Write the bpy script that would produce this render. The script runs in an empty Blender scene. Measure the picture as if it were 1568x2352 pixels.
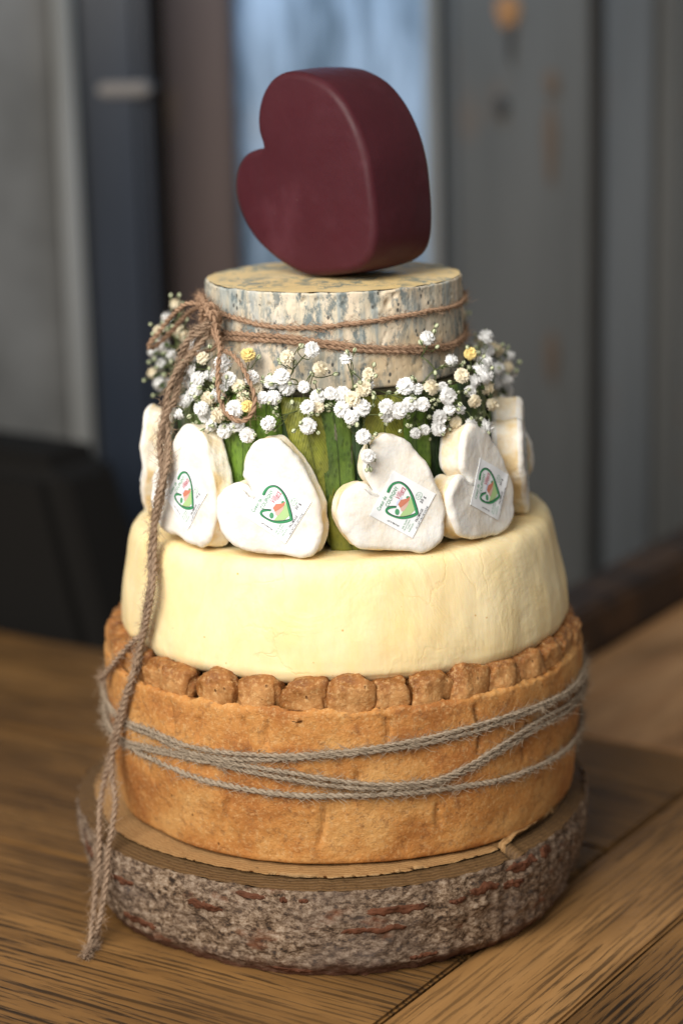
import bpy, bmesh, math, random
import numpy as np
from mathutils import Vector, Matrix, noise
random.seed(7)
SC = bpy.context.scene
COL = SC.collection
R = math.radians
PI = math.pi

# ------------------------------------------------------------------ camera
CAMY, CAMZ, PITCH, ROLL, F = -1.2291, 0.4521, R(13.5), R(1.4), 5000.0
CP = Vector((0, CAMY, CAMZ))
_fw = Vector((0, math.cos(PITCH), -math.sin(PITCH)))
_up0 = Vector((0, math.sin(PITCH), math.cos(PITCH)))
_x0 = Vector((1, 0, 0))
RT = _x0 * math.cos(ROLL) - _up0 * math.sin(ROLL)
UP = _up0 * math.cos(ROLL) + _x0 * math.sin(ROLL)
cam = bpy.data.cameras.new('camera')
co = bpy.data.objects.new('camera', cam); COL.objects.link(co)
co.matrix_world = Matrix(((RT.x, UP.x, -_fw.x, CP.x), (RT.y, UP.y, -_fw.y, CP.y), (RT.z, UP.z, -_fw.z, CP.z), (0, 0, 0, 1)))
cam.sensor_fit = 'VERTICAL'; cam.sensor_height = 36; cam.lens = F / 2352 * 36
cam.clip_start = 0.05; cam.clip_end = 60
cam.dof.use_dof = True; cam.dof.focus_distance = 1.15; cam.dof.aperture_fstop = 3.2
SC.camera = co

def ray(px, py):
    return (_fw + RT * ((px - 784) / F) - UP * ((py - 1176) / F)).normalized()
def on_z(px, py, z):
    d = ray(px, py); return CP + d * ((z - CP.z) / d.z)
def on_y(px, py, y):
    d = ray(px, py); return CP + d * ((y - CP.y) / d.y)
def on_cyl(px, py, r, back=False):
    d = ray(px, py); a = d.x**2 + d.y**2; b = CP.x*d.x + CP.y*d.y; c = CP.x**2 + CP.y**2 - r*r
    q = b*b - a*c
    if q < 0: t = -b / a
    else: t = (-b + (1 if back else -1) * math.sqrt(q)) / a
    return CP + d * t

# ------------------------------------------------------------------ light
w = bpy.data.worlds.new('World'); SC.world = w; w.use_nodes = True
bg = w.node_tree.nodes['Background']; bg.inputs[0].default_value = (1.0, 0.97, 0.93, 1); bg.inputs[1].default_value = 0.255
def area(name, loc, target, size, energy, color, sy=None):
    l = bpy.data.lights.new(name, 'AREA'); l.energy = energy; l.color = color; l.size = size
    if sy: l.shape = 'RECTANGLE'; l.size_y = sy
    o = bpy.data.objects.new(name, l); COL.objects.link(o); o.location = loc
    o.rotation_euler = (Vector(target) - Vector(loc)).to_track_quat('-Z', 'Y').to_euler()
    return o
area('window_light', (-0.56, -1.06, 1.02), (0, 0, 0.14), 1.05, 36.5, (1.0, 0.96, 0.90), 1.0)
bl_ = area('blue_board_fill_light', (-0.01, 0.83, 0.86), (0.0, 0.98, 0.50), 0.26, 1.6, (0.42, 0.68, 1.0), 0.08); bl_.data.spread = R(110)  # added bluish lamp above the frame to brighten the top of the blue board
SC.view_settings.view_transform = 'Standard'; SC.view_settings.look = 'None'
SC.view_settings.exposure = 0.0; SC.view_settings.gamma = 1

# ------------------------------------------------------------------ materials
class NT:
    def __init__(s, name, rough=0.6, spec=0.4):
        s.m = bpy.data.materials.new(name); s.m.use_nodes = True
        s.t = s.m.node_tree; s.b = s.t.nodes['Principled BSDF']
        s.b.inputs['Roughness'].default_value = rough
        s.b.inputs['Specular IOR Level'].default_value = spec
        s.tc = s.t.nodes.new('ShaderNodeTexCoord')
    def vec(s, scale=(1, 1, 1), coord='Object', loc=(0, 0, 0), rot=(0, 0, 0)):
        n = s.t.nodes.new('ShaderNodeMapping'); s.t.links.new(s.tc.outputs[coord], n.inputs[0])
        n.inputs['Scale'].default_value = scale; n.inputs['Location'].default_value = loc; n.inputs['Rotation'].default_value = rot
        return n.outputs[0]
    def noise(s, v, scale=5, detail=4, rough=0.55, dist=0):
        n = s.t.nodes.new('ShaderNodeTexNoise'); s.t.links.new(v, n.inputs['Vector'])
        n.inputs['Scale'].default_value = scale; n.inputs['Detail'].default_value = detail
        n.inputs['Roughness'].default_value = rough; n.inputs['Distortion'].default_value = dist
        return n.outputs['Fac']
    def vor(s, v, scale=5, feature='F1', out='Distance', rnd=1):
        n = s.t.nodes.new('ShaderNodeTexVoronoi'); n.feature = feature; s.t.links.new(v, n.inputs['Vector'])
        n.inputs['Scale'].default_value = scale; n.inputs['Randomness'].default_value = rnd
        return n.outputs[out]
    def wave(s, v, scale=5, dist=2, detail=2, ds=1, kind='BANDS', d='X'):
        n = s.t.nodes.new('ShaderNodeTexWave'); n.wave_type = kind
        if kind == 'BANDS': n.bands_direction = d
        else: n.rings_direction = d
        s.t.links.new(v, n.inputs['Vector'])
        n.inputs['Scale'].default_value = scale; n.inputs['Distortion'].default_value = dist
        n.inputs['Detail'].default_value = detail; n.inputs['Detail Scale'].default_value = ds
        return n.outputs['Fac']
    def ramp(s, f, stops):
        n = s.t.nodes.new('ShaderNodeValToRGB'); s.t.links.new(f, n.inputs[0])
        e = n.color_ramp.elements
        while len(e) < len(stops): e.new(0.5)
        for i, (p, c) in enumerate(stops):
            e[i].position = p
            if isinstance(c, (int, float)): c = (c, c, c)
            e[i].color = (*c, 1)
        return n.outputs[0]
    def _set(s, inp, v):
        if hasattr(v, 'node'): s.t.links.new(v, inp)
        elif isinstance(v, (tuple, list)): inp.default_value = (*v, 1) if len(v) == 3 else v
        else: inp.default_value = v
    def mix(s, f, a, b, mode='MIX'):
        n = s.t.nodes.new('ShaderNodeMix'); n.data_type = 'RGBA'; n.blend_type = mode
        s._set(n.inputs[0], f); s._set(n.inputs[6], a); s._set(n.inputs[7], b)
        return n.outputs[2]
    def math(s, op, a, b=0.0):
        n = s.t.nodes.new('ShaderNodeMath'); n.operation = op
        s._set(n.inputs[0], a); s._set(n.inputs[1], b); return n.outputs[0]
    def sep(s, v, ax):
        n = s.t.nodes.new('ShaderNodeSeparateXYZ'); s.t.links.new(v, n.inputs[0]); return n.outputs[ax]
    def bump(s, h, dist=0.001, strength=1.0):
        n = s.t.nodes.new('ShaderNodeBump'); n.inputs['Strength'].default_value = strength
        n.inputs['Distance'].default_value = dist; s.t.links.new(h, n.inputs['Height'])
        if s.b.inputs['Normal'].is_linked:
            s.t.links.new(s.b.inputs['Normal'].links[0].from_socket, n.inputs['Normal'])
        s.t.links.new(n.outputs[0], s.b.inputs['Normal'])
    def col(s, c): s._set(s.b.inputs['Base Color'], c)
    def rough(s, c): s._set(s.b.inputs['Roughness'], c)
    def sss(s, wgt, rad, scale):
        s.b.inputs['Subsurface Weight'].default_value = wgt
        s.b.inputs['Subsurface Radius'].default_value = rad
        s.b.inputs['Subsurface Scale'].default_value = scale
def flat(name, c, rough=0.7, spec=0.3):
    n = NT(name, rough, spec); n.col(c); return n.m

# red wax
n = NT('red_wax', 0.40, 0.25)
v = n.vec()
base = n.mix(n.noise(v, 25, 3), (0.044, 0.0065, 0.0105), (0.066, 0.0105, 0.0165))
speck = n.ramp(n.vor(v, 75), [(0.05, 1), (0.09, 0)])
pick = n.ramp(n.noise(v, 30, 1), [(0.54, 0), (0.56, 1)])
base = n.mix(n.math('MULTIPLY', speck, pick), base, (0.62, 0.46, 0.42))
haze = n.ramp(n.noise(v, 18, 5, 0.6), [(0.55, 0), (0.85, 1)])
base = n.mix(n.math('MULTIPLY', haze, 0.35), base, (0.17, 0.055, 0.075))
n.col(base); n.rough(n.ramp(n.noise(v, 40, 4), [(0.3, 0.46), (0.7, 0.66)]))
n.bump(n.noise(v, 30, 5, 0.5), 0.0016, 0.8); n.bump(n.noise(v, 160, 3, 0.5), 0.0002, 0.5)
n.bump(n.ramp(n.vor(n.vec(loc=(3, 1, 2)), 45), [(0.0, 0), (0.06, 1)]), 0.0004, 0.5)
n.sss(0.15, (1, .2, .1), 0.003)
M_WAX = n.m

# blue cheese rind
n = NT('blue_cheese_rind', 0.75, 0.25)
vs = n.vec((1, 1, 0.22)); v = n.vec()
streak = n.noise(n.vec((1, 1, 0.13)), 95, 6, 0.7, 0.3)
c = n.ramp(streak, [(0.34, (0.27, 0.29, 0.275)), (0.44, (0.38, 0.40, 0.37)), (0.52, (0.56, 0.50, 0.38)), (0.62, (0.72, 0.61, 0.46))])
warm = n.ramp(n.noise(n.vec((1, 1, 1.3), loc=(0, 0, 4)), 20, 3), [(0.48, 0), (0.60, 1)])
c = n.mix(n.math('MULTIPLY', warm, 0.45), c, (0.66, 0.45, 0.22))
wh = n.ramp(n.noise(n.vec((1, 1, 0.3), loc=(5, 2, 1)), 32, 6, 0.7), [(0.52, 0), (0.62, 1)])
c = n.mix(n.math('MULTIPLY', wh, 0.45), c, (0.74, 0.70, 0.64))
bl = n.ramp(n.noise(n.vec((1, 1, 0.5), loc=(1, 7, 3)), 150, 5, 0.75), [(0.50, 0), (0.58, 1)])
blm = n.ramp(n.noise(n.vec((1, 1, 0.5), loc=(3, 3, 3)), 26, 3), [(0.42, 0.12), (0.56, 1)])
c = n.mix(n.math('MULTIPLY', n.math('MULTIPLY', bl, blm), 0.85), c, (0.13, 0.17, 0.18))
dots = n.ramp(n.vor(n.vec((1, 1, 0.7)), 260), [(0.16, 1), (0.26, 0)])
dm = n.ramp(n.noise(v, 90, 2), [(0.50, 0), (0.54, 1)])
c = n.mix(n.math('MULTIPLY', dots, dm), c, (0.10, 0.10, 0.09))
n.col(c); n.sss(0.08, (1, .8, .5), 0.004)
n.bump(n.noise(n.vec((1, 1, 0.5)), 130, 6, 0.7), 0.0007, 0.8); n.bump(n.noise(vs, 60, 4), 0.001, 0.7)
M_RIND = n.m
n = NT('blue_cheese_paste', 0.55, 0.3)
v = n.vec((1, 1, 1))
c = n.mix(n.noise(v, 30, 4), (0.74, 0.53, 0.22), (0.76, 0.60, 0.33))
vein = n.ramp(n.noise(n.vec((1, 1, 1), loc=(2, 0, 0)), 120, 6, 0.7, 1.0), [(0.49, 0), (0.54, 1)])
reg = n.ramp(n.noise(n.vec(loc=(9, 4, 0)), 26, 2), [(0.40, 0), (0.56, 1)])
c = n.mix(n.math('MULTIPLY', n.math('MULTIPLY', vein, reg), 0.9), c, (0.19, 0.23, 0.20))
n.col(c); n.bump(n.noise(v, 90, 5, 0.6), 0.001, 0.8)
n.sss(0.1, (1, .8, .4), 0.004)
M_PASTE = n.m

# yellow cheese
n = NT('yellow_cheese', 0.48, 0.35)
v = n.vec()
c = n.mix(n.ramp(n.noise(n.vec((1, 1, .6)), 30, 5, .65), [(.36, 0), (.62, 1)]), (0.89, 0.69, 0.345), (0.91, 0.76, 0.46))
fold = n.ramp(n.noise(n.vec((1, 1, 0.8), loc=(3, 3, 3)), 16, 5, 0.6, 0.8), [(0.44, 0), (0.50, 1), (0.56, 0)])
c = n.mix(n.math('MULTIPLY', fold, 0.14), c, (0.88, 0.66, 0.28))
wv_ = n.t.nodes.new('ShaderNodeVectorMath'); wv_.operation = 'ADD'
nz = n.t.nodes.new('ShaderNodeTexNoise'); n.t.links.new(v, nz.inputs['Vector']); nz.inputs['Scale'].default_value = 30; nz.inputs['Detail'].default_value = 5
ms = n.t.nodes.new('ShaderNodeVectorMath'); ms.operation = 'SCALE'; n.t.links.new(nz.outputs['Color'], ms.inputs[0]); ms.inputs['Scale'].default_value = 0.045
n.t.links.new(v, wv_.inputs[0]); n.t.links.new(ms.outputs[0], wv_.inputs[1])
cr_ = n.ramp(n.vor(wv_.outputs[0], 24, 'DISTANCE_TO_EDGE'), [(0.0, 1), (0.022, 0)])
cm_ = n.ramp(n.noise(n.vec(loc=(8, 1, 2)), 17, 3), [(0.50, 0), (0.60, 1)])
cre = n.math('MULTIPLY', cr_, cm_)
c = n.mix(n.math('MULTIPLY', cre, 0.22), c, (0.80, 0.52, 0.18))
sp = n.ramp(n.vor(v, 130), [(0.05, 1), (0.11, 0)])
sm = n.ramp(n.noise(v, 50, 1), [(0.56, 0), (0.6, 1)])
c = n.mix(n.math('MULTIPLY', sp, sm), c, (0.62, 0.36, 0.10))
n.col(c); n.sss(0.25, (1, .7, .4), 0.005)
n.bump(n.noise(n.vec((1, 1, 0.12)), 160, 4, 0.6), 0.0006, 0.7)
n.bump(n.noise(n.vec((0.2, 0.2, 1)), 200, 2, 0.5), 0.0002, 0.5)
n.bump(fold, 0.0005, 0.35); n.bump(cre, -0.0003, 0.4); n.bump(n.noise(v, 28, 3), 0.0018, 0.5)
M_YEL = n.m

# pie crust
def crust(name, lo, mid, hi, gloss):
    n = NT(name, gloss, 0.35)
    v = n.vec()
    c = n.ramp(n.noise(v, 26, 6, 0.6), [(0.38, lo), (0.50, mid), (0.63, hi)])
    fl = n.ramp(n.noise(v, 420, 5, 0.8), [(0.52, 0), (0.62, 1)])
    c = n.mix(n.math('MULTIPLY', fl, 0.5), c, (0.74, 0.48, 0.22))
    dk = n.ramp(n.noise(n.vec(loc=(4, 4, 4)), 190, 5, 0.8), [(0.53, 0), (0.63, 1)])
    c = n.mix(n.math('MULTIPLY', dk, 0.5), c, (0.20, 0.080, 0.028))
    hole = n.ramp(n.vor(n.vec((1, 1, 0.55)), 230), [(0.06, 1), (0.17, 0)])
    hm = n.ramp(n.noise(v, 55, 2), [(0.57, 0), (0.60, 1)])
    hh = n.math('MULTIPLY', hole, hm)
    c = n.mix(n.math('MULTIPLY', hh, 0.7), c, (0.14, 0.055, 0.020))
    n.col(c)
    n.bump(n.noise(v, 300, 6, 0.75), 0.0013, 1.0); n.bump(n.noise(v, 60, 4), 0.0022, 0.7)
    n.bump(n.math('SUBTRACT', 1.0, hh), 0.0012, 0.9)
    n.sss(0.06, (1, .6, .3), 0.003)
    return n
M_CRUST = crust('pie_crust', (0.42, 0.158, 0.036), (0.56, 0.245, 0.062), (0.66, 0.345, 0.110), 0.62).m
n = crust('pie_crimp_crust', (0.18, 0.060, 0.014), (0.36, 0.145, 0.036), (0.56, 0.28, 0.095), 0.42)
n.rough(n.ramp(n.noise(n.vec(), 60, 3), [(0.40, 0.20), (0.60, 0.60)]))
M_CRIMP = n.m

# white rind
n = NT('white_mould_rind', 0.7, 0.25)
v = n.vec()
c = n.mix(n.ramp(n.noise(v, 60, 5, 0.6), [(0.40, 0), (0.66, 1)]), (0.83, 0.81, 0.765), (0.80, 0.725, 0.61))
pt = n.ramp(n.noise(n.vec(loc=(2, 2, 2)), 90, 3, 0.6), [(0.60, 0), (0.72, 1)])
c = n.mix(n.math('MULTIPLY', pt, 0.45), c, (0.72, 0.56, 0.38))
n.col(c); n.sss(0.25, (1, .8, .6), 0.004)
n.bump(n.noise(v, 70, 5, 0.6), 0.0016, 0.8); n.bump(n.noise(n.vec((1, 1, .6)), 420, 3, 0.6), 0.0003, 0.8)
M_WHITE = n.m
n = NT('cut_rind_edge', 0.6, 0.25)
c = n.mix(n.ramp(n.noise(n.vec(), 70, 5, 0.6), [(0.40, 0), (0.62, 1)]), (0.86, 0.80, 0.68), (0.80, 0.62, 0.35))
n.col(c); n.sss(0.25, (1, .8, .5), 0.004); n.bump(n.noise(n.vec(), 90, 5, 0.6), 0.0018, 0.9)
M_WSIDE = n.m
M_PAPER = flat('label_paper', (0.86, 0.88, 0.90), 0.45)
M_GREEN = flat('green_ink', (0.045, 0.27, 0.11)); M_PGREEN = flat('pale_green_ink', (0.09, 0.32, 0.16))
M_BLACK = flat('black_ink', (0.03, 0.03, 0.04)); M_RED = flat('red_ink', (0.50, 0.05, 0.10))
M_TERRA = flat('terracotta_ink', (0.60, 0.22, 0.14)); M_HOUSE = flat('house_wall_ink', (0.68, 0.45, 0.38))
M_GRASS = flat('grass_ink', (0.42, 0.60, 0.27)); M_SKYI = flat('sky_ink', (0.66, 0.71, 0.88))

# twine
def twine_mat(name, a, b):
    n = NT(name, 0.9, 0.1)
    n.col(n.mix(n.noise(n.vec(), 700, 4, 0.7), a, b)); n.bump(n.noise(n.vec(), 1500, 3), 0.0003, 0.8)
    return n.m
M_TW1 = twine_mat('reddish_jute', (0.24, 0.140, 0.085), (0.49, 0.325, 0.215))
M_TW2 = twine_mat('grey_jute', (0.25, 0.19, 0.13), (0.44, 0.36, 0.27))
M_TW3 = twine_mat('brown_jute', (0.22, 0.145, 0.095), (0.44, 0.32, 0.225))

# bark / wood slice
n = NT('grey_bark', 0.85, 0.2)
v = n.vec((1, 1, 1.6))
c = n.ramp(n.noise(v, 230, 6, 0.75), [(0.38, (0.030, 0.020, 0.014)), (0.46, (0.125, 0.076, 0.044)), (0.54, (0.27, 0.190, 0.125)), (0.64, (0.40, 0.310, 0.230))])
lg = n.ramp(n.noise(n.vec((1, 1, 2)), 22, 4), [(0.38, 0), (0.66, 1)])
c = n.mix(n.math('MULTIPLY', lg, 0.5), c, (0.13, 0.10, 0.085))
rust = n.ramp(n.noise(n.vec((1, 1, 2.4), loc=(5, 1, 8)), 28, 4, 0.6), [(0.60, 0), (0.70, 1)])
c = n.mix(n.math('MULTIPLY', rust, 0.8), c, (0.15, 0.055, 0.025))
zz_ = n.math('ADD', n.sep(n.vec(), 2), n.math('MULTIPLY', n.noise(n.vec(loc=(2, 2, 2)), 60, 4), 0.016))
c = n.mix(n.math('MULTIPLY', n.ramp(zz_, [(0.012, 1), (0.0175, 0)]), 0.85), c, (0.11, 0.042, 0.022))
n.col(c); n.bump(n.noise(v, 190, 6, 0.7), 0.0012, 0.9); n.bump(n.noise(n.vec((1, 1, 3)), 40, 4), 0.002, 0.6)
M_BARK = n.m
n = NT('rusty_bark_scar', 0.75, 0.25)
n.col(n.mix(n.noise(n.vec(), 130, 5, 0.7), (0.045, 0.018, 0.010), (0.17, 0.058, 0.024))); n.bump(n.noise(n.vec(), 220, 5, 0.7), 0.0015, 1)
M_SCAR = n.m
def wood_face_mat(name, a, b, cdark):
    n = NT(name, 0.6, 0.3)
    ang = n.vec()
    rings = n.wave(n.vec(), 130, 1.5, 3, 3, 'RINGS', 'Z')
    c = n.mix(rings, a, b)
    rad = n.noise(ang, 300, 4, 0.7)
    c = n.mix(n.ramp(rad, [(0.55, 0), (0.75, 1)]), c, cdark)
    n.col(c); n.bump(n.noise(ang, 250, 5, 0.7), 0.0012, 0.9); n.bump(rings, 0.0004, 0.5)
    return n.m
M_WOODF = wood_face_mat('sawn_wood', (0.30, 0.165, 0.065), (0.40, 0.24, 0.10), (0.27, 0.14, 0.055))
M_INNER = wood_face_mat('inner_bark', (0.095, 0.052, 0.020), (0.145, 0.080, 0.031), (0.04, 0.02, 0.009))

# table plank
def plank_mat(name, a, b, pores):
    n = NT(name, 0.45, 0.3)
    oi = n.t.nodes.new('ShaderNodeObjectInfo')
    cmb = n.t.nodes.new('ShaderNodeVectorMath'); cmb.operation = 'ADD'
    n.t.links.new(n.tc.outputs['Object'], cmb.inputs[0])
    sc = n.math('MULTIPLY', oi.outputs['Random'], 9.0)
    n.t.links.new(sc, cmb.inputs[1])
    def mp(s):
        m_ = n.t.nodes.new('ShaderNodeMapping'); n.t.links.new(cmb.outputs[0], m_.inputs[0]); m_.inputs['Scale'].default_value = s; return m_.outputs[0]
    long_ = mp((0.045, 1, 1)); med = mp((0.14, 1, 1)); bro = mp((0.35, 1, 1))
    c = n.mix(n.ramp(n.noise(long_, 45, 5, 0.6), [(0.3, 0), (0.7, 1)]), a, b)
    c = n.mix(n.math('MULTIPLY', n.ramp(n.noise(bro, 12, 4, 0.6), [(0.42, 0), (0.6, 1)]), 0.6), c, (0.085, 0.042, 0.015))
    cath = n.wave(mp((0.10, 1, 1)), 62, 7, 2.5, 1.2, 'BANDS', 'Y')
    pore = n.ramp(n.noise(mp((0.045, 1, 1)), 330, 5, 0.7), [(0.47, 0), (0.54, 1)])
    pm = n.ramp(cath, [(0.25, 0.15), (0.75, 1)])
    big = n.ramp(n.noise(bro, 9, 3), [(0.36, 0.45), (0.58, 1)])
    pf = n.math('MULTIPLY', n.math('MULTIPLY', pore, pm), big)
    c = n.mix(n.math('MULTIPLY', pf, 0.92), c, pores)
    kn = n.ramp(n.noise(mp((0.5, 1, 1)), 22, 3, 0.6), [(0.70, 0), (0.78, 1)])
    c = n.mix(n.math('MULTIPLY', kn, 0.6), c, (0.035, 0.02, 0.01))
    n.col(c)
    n.bump(n.math('SUBTRACT', 1.0, pf), 0.0006, 0.7); n.bump(n.noise(med, 60, 4), 0.0008, 0.4)
    n.rough(n.ramp(n.noise(bro, 20, 3), [(0.3, 0.34), (0.7, 0.52)]))
    return n.m
M_PLANK = plank_mat('oak_plank', (0.150, 0.073, 0.022), (0.29, 0.150, 0.048), (0.010, 0.007, 0.005))
M_PLANK2 = plank_mat('pale_oak_plank', (0.25, 0.125, 0.040), (0.38, 0.205, 0.076), (0.022, 0.014, 0.008))

M_BENCH = plank_mat('light_bench_wood', (0.42, 0.21, 0.085), (0.58, 0.33, 0.155), (0.3, 0.15, 0.06))
# background boards
def board_mat(name, a, b, rough=0.6, sc=10, zs=0.12, extra=None, lo=.38, hi=.62):
    n = NT(name, rough, 0.35)
    c = n.mix(n.ramp(n.noise(n.vec((1, 1, zs)), sc, 4, 0.6), [(lo, 0), (hi, 1)]), a, b)
    if extra:
        e = n.ramp(n.noise(n.vec((1, 1, 0.4), loc=(3, 2, 1)), 14, 3), [(0.60, 0), (0.70, 1)])
        c = n.mix(n.math('MULTIPLY', e, 0.6), c, extra)
    n.col(c); n.bump(n.noise(n.vec((1, 1, 0.05)), 120, 4), 0.001, 0.6)
    return n.m
M_BGREY = board_mat('grey_painted_board', (0.076, 0.077, 0.073), (0.108, 0.108, 0.102), extra=(0.12, 0.085, 0.06))
M_BGREY2 = board_mat('blue_grey_painted_board', (0.074, 0.080, 0.083), (0.110, 0.117, 0.120), extra=(0.11, 0.085, 0.07))
M_BDARK = board_mat('dark_gap_board', (0.022, 0.022, 0.022), (0.04, 0.038, 0.036))
M_BBROWN = board_mat('mauve_brown_board', (0.064, 0.042, 0.036), (0.095, 0.064, 0.054), extra=(0.14, 0.085, 0.04))
M_BLUE = board_mat('weathered_blue_board', (0.10, 0.15, 0.20), (0.34, 0.44, 0.56), 0.5, 34, 0.16, extra=(0.24, 0.23, 0.22), lo=.42, hi=.58)
M_BPALE = board_mat('pale_weathered_edge', (0.15, 0.145, 0.125), (0.26, 0.26, 0.25))
M_BLEFT = board_mat('grey_wall_panel', (0.060, 0.060, 0.056), (0.18, 0.18, 0.175), 0.6, 5, 0.6, lo=.35, hi=.65)
M_NAVY = board_mat('dark_navy_paint', (0.014, 0.018, 0.026), (0.026, 0.034, 0.050), 0.28)
M_BROWNDK = board_mat('dark_brown_wood', (0.030, 0.018, 0.012), (0.10, 0.05, 0.022), 0.6, 22, 1, lo=.45, hi=.7)
M_KNOT = flat('orange_knot', (0.30, 0.145, 0.055)); M_KNOT2 = flat('brown_streak', (0.115, 0.082, 0.058))
M_METAL = flat('pale_metal', (0.20, 0.185, 0.175), 0.4); M_SOOT = flat('black_plastic', (0.014, 0.013, 0.012), 0.9, 0.05)

# ------------------------------------------------------------------ helpers
def link(name, me, parent=None, mats=()):
    o = bpy.data.objects.new(name, me); COL.objects.link(o)
    for m in mats: me.materials.append(m)
    if parent: o.parent = parent
    return o
def mesh(name, vs, fs, smooth=True):
    me = bpy.data.meshes.new(name); me.from_pydata([tuple(v) for v in vs], [], fs); me.update()
    if smooth: me.polygons.foreach_set('use_smooth', [True] * len(me.polygons))
    return me
def empty(name, loc=(0, 0, 0)):
    o = bpy.data.objects.new(name, None); COL.objects.link(o); o.location = loc; o.empty_display_size = 0.02; return o
def tag(o, label=None, cat=None, group=None, kind=None):
    if label: o['label'] = label
    if cat: o['category'] = cat
    if group: o['group'] = group
    if kind: o['kind'] = kind
    return o
def fbm(p, s, o=4):
    return noise.fractal(Vector(p) * s, 1.0, 2.0, o)
def grid_faces(nr, nc, closed=True, off=0):
    fs = []
    for i in range(nr - 1):
        for j in range(nc if closed else nc - 1):
            k = (j + 1) % nc
            fs.append((off + i*nc + j, off + i*nc + k, off + (i+1)*nc + k, off + (i+1)*nc + j))
    return fs
def revolve(prof, nc, disp, cap=True):
    """prof: [(r,z)] bottom to top; disp(phi,r,z,i)->(r,z); phi 0 = towards camera, + = right"""
    vs = []
    for i, (r, z) in enumerate(prof):
        for j in range(nc):
            ph = 2*PI*j/nc
            rr, zz = disp(ph, r, z, i)
            vs.append((rr*math.sin(ph), -rr*math.cos(ph), zz))
    fs = grid_faces(len(prof), nc)
    return vs, fs
def densify(pts, step):
    out = []
    for (a, b) in zip(pts, pts[1:]):
        L = math.dist(a, b); k = max(1, int(L / step))
        for i in range(k): out.append(tuple(a[q] + (b[q]-a[q])*i/k for q in range(2)))
    out.append(pts[-1]); return out
def cr(pts, n, closed=False):
    """Catmull-Rom through points"""
    P = [Vector(p) for p in pts]; m = len(P); out = []
    segs = m if closed else m - 1
    for i in range(segs):
        p0 = P[(i-1) % m] if closed or i > 0 else P[0]*2 - P[1]
        p1, p2 = P[i], P[(i+1) % m]
        p3 = P[(i+2) % m] if closed or i+2 < m else P[-1]*2 - P[-2]
        for k in range(n):
            t = k / n
            out.append(0.5*((2*p1) + (p2-p0)*t + (2*p0-5*p1+4*p2-p3)*t*t + (3*p1-p0-3*p2+p3)*t**3))
    if not closed: out.append(P[-1])
    return out
def resample(pts, step, closed=False):
    P = np.array([tuple(p) for p in pts])
    if closed: P = np.vstack([P, P[:1]])
    d = np.r_[0, np.cumsum(np.linalg.norm(np.diff(P, axis=0), axis=1))]
    n = max(3, int(d[-1] / step))
    t = np.linspace(0, d[-1], n + 1)
    if closed: t = t[:-1]
    return np.stack([np.interp(t, d, P[:, k]) for k in range(P.shape[1])], 1)
def box(name, x0, x1, y0, y1, z0, z1, mat, parent=None, bev=0.002):
    bm = bmesh.new(); bmesh.ops.create_cube(bm, size=1)
    bmesh.ops.scale(bm, vec=(x1-x0, y1-y0, z1-z0), verts=bm.verts)
    bmesh.ops.bevel(bm, geom=bm.edges[:], offset=bev, segments=2, affect='EDGES')
    me = bpy.data.meshes.new(name); bm.to_mesh(me); bm.free()
    o = link(name, me, parent, [mat]); o.location = ((x0+x1)/2, (y0+y1)/2, (z0+z1)/2); return o

# ------------------------------------------------------------------ setting: table
ZT = -0.063; ZS = -0.007
table = empty('table', (0, 0, ZT))
tag(table, 'dark grained oak plank table top under the cheese tower', 'table')
sa, sb = on_z(880, 2345, ZT), on_z(1568, 1822, ZT)
SD = (sb - sa); SD.z = 0; SD.normalize()                  # seam direction
LD = Vector((-SD.y, SD.x, 0))                                # towards the left planks
ang = math.atan2(LD.y, LD.x)
def plank(cx, cy, along, across, rot, mat, k=0):
    bm = bmesh.new(); bmesh.ops.create_cube(bm, size=1)
    bmesh.ops.scale(bm, vec=(along, across, 0.04), verts=bm.verts)
    bmesh.ops.bevel(bm, geom=bm.edges[:], offset=0.0016, segments=2, affect='EDGES')
    me = bpy.data.meshes.new('plank'); bm.to_mesh(me); bm.free()
    o = link('plank', me, table, [mat]); o.location = (cx, cy, -0.02 + k*0.0004); o.rotation_euler = (0, 0, rot)
    return o
# coordinates: s along the seam, l to the left of it
def sl(s, l): return sa + SD*s + LD*l
def s_of(px, py):
    p = on_z(px, py, ZT) - sa; return p.dot(SD), p.dot(LD)
PL_L = 1.9
cuts = [-0.40, -0.155, 0.090, 0.262, 0.440]
cuts = sorted(cuts)
for i, (a, b) in enumerate(zip(cuts, cuts[1:])):
    c_ = sl((a+b)/2, PL_L/2 + 0.0012)
    plank(c_.x, c_.y, PL_L, b - a - 0.0012, ang, M_PLANK, i % 2)
w0 = -s_of(1435, 2220)[1]
for i, (a, b) in enumerate([(-w0, 0), (-w0*2.1, -w0), (-w0*3.3, -w0*2.1)]):
    c_ = sl(-0.18, (a+b)/2)
    plank(c_.x, c_.y, 1.24, b - a - 0.0012, ang + PI/2, M_PLANK2 if i != 1 else M_PLANK, (i+1) % 2)

bench = empty('bench', (0, 0, ZT)); tag(bench, 'blurred light brown wooden bench top beyond the table edge at right', 'bench')
for i, (a, b) in enumerate([(-0.42, -0.22), (-0.218, -0.018), (-0.016, 0.188)]):
    c_ = sl(0.95, (a+b)/2)
    bm = bmesh.new(); bmesh.ops.create_cube(bm, size=1)
    bmesh.ops.scale(bm, vec=(1.01, b - a, 0.035), verts=bm.verts)
    bmesh.ops.bevel(bm, geom=bm.edges[:], offset=0.002, segments=2, affect='EDGES')
    me = bpy.data.meshes.new('plank'); bm.to_mesh(me); bm.free()
    o = link('plank', me, bench, [M_BENCH]); o.location = (c_.x, c_.y, -0.0195); o.rotation_euler = (0, 0, ang + PI/2)
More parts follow.
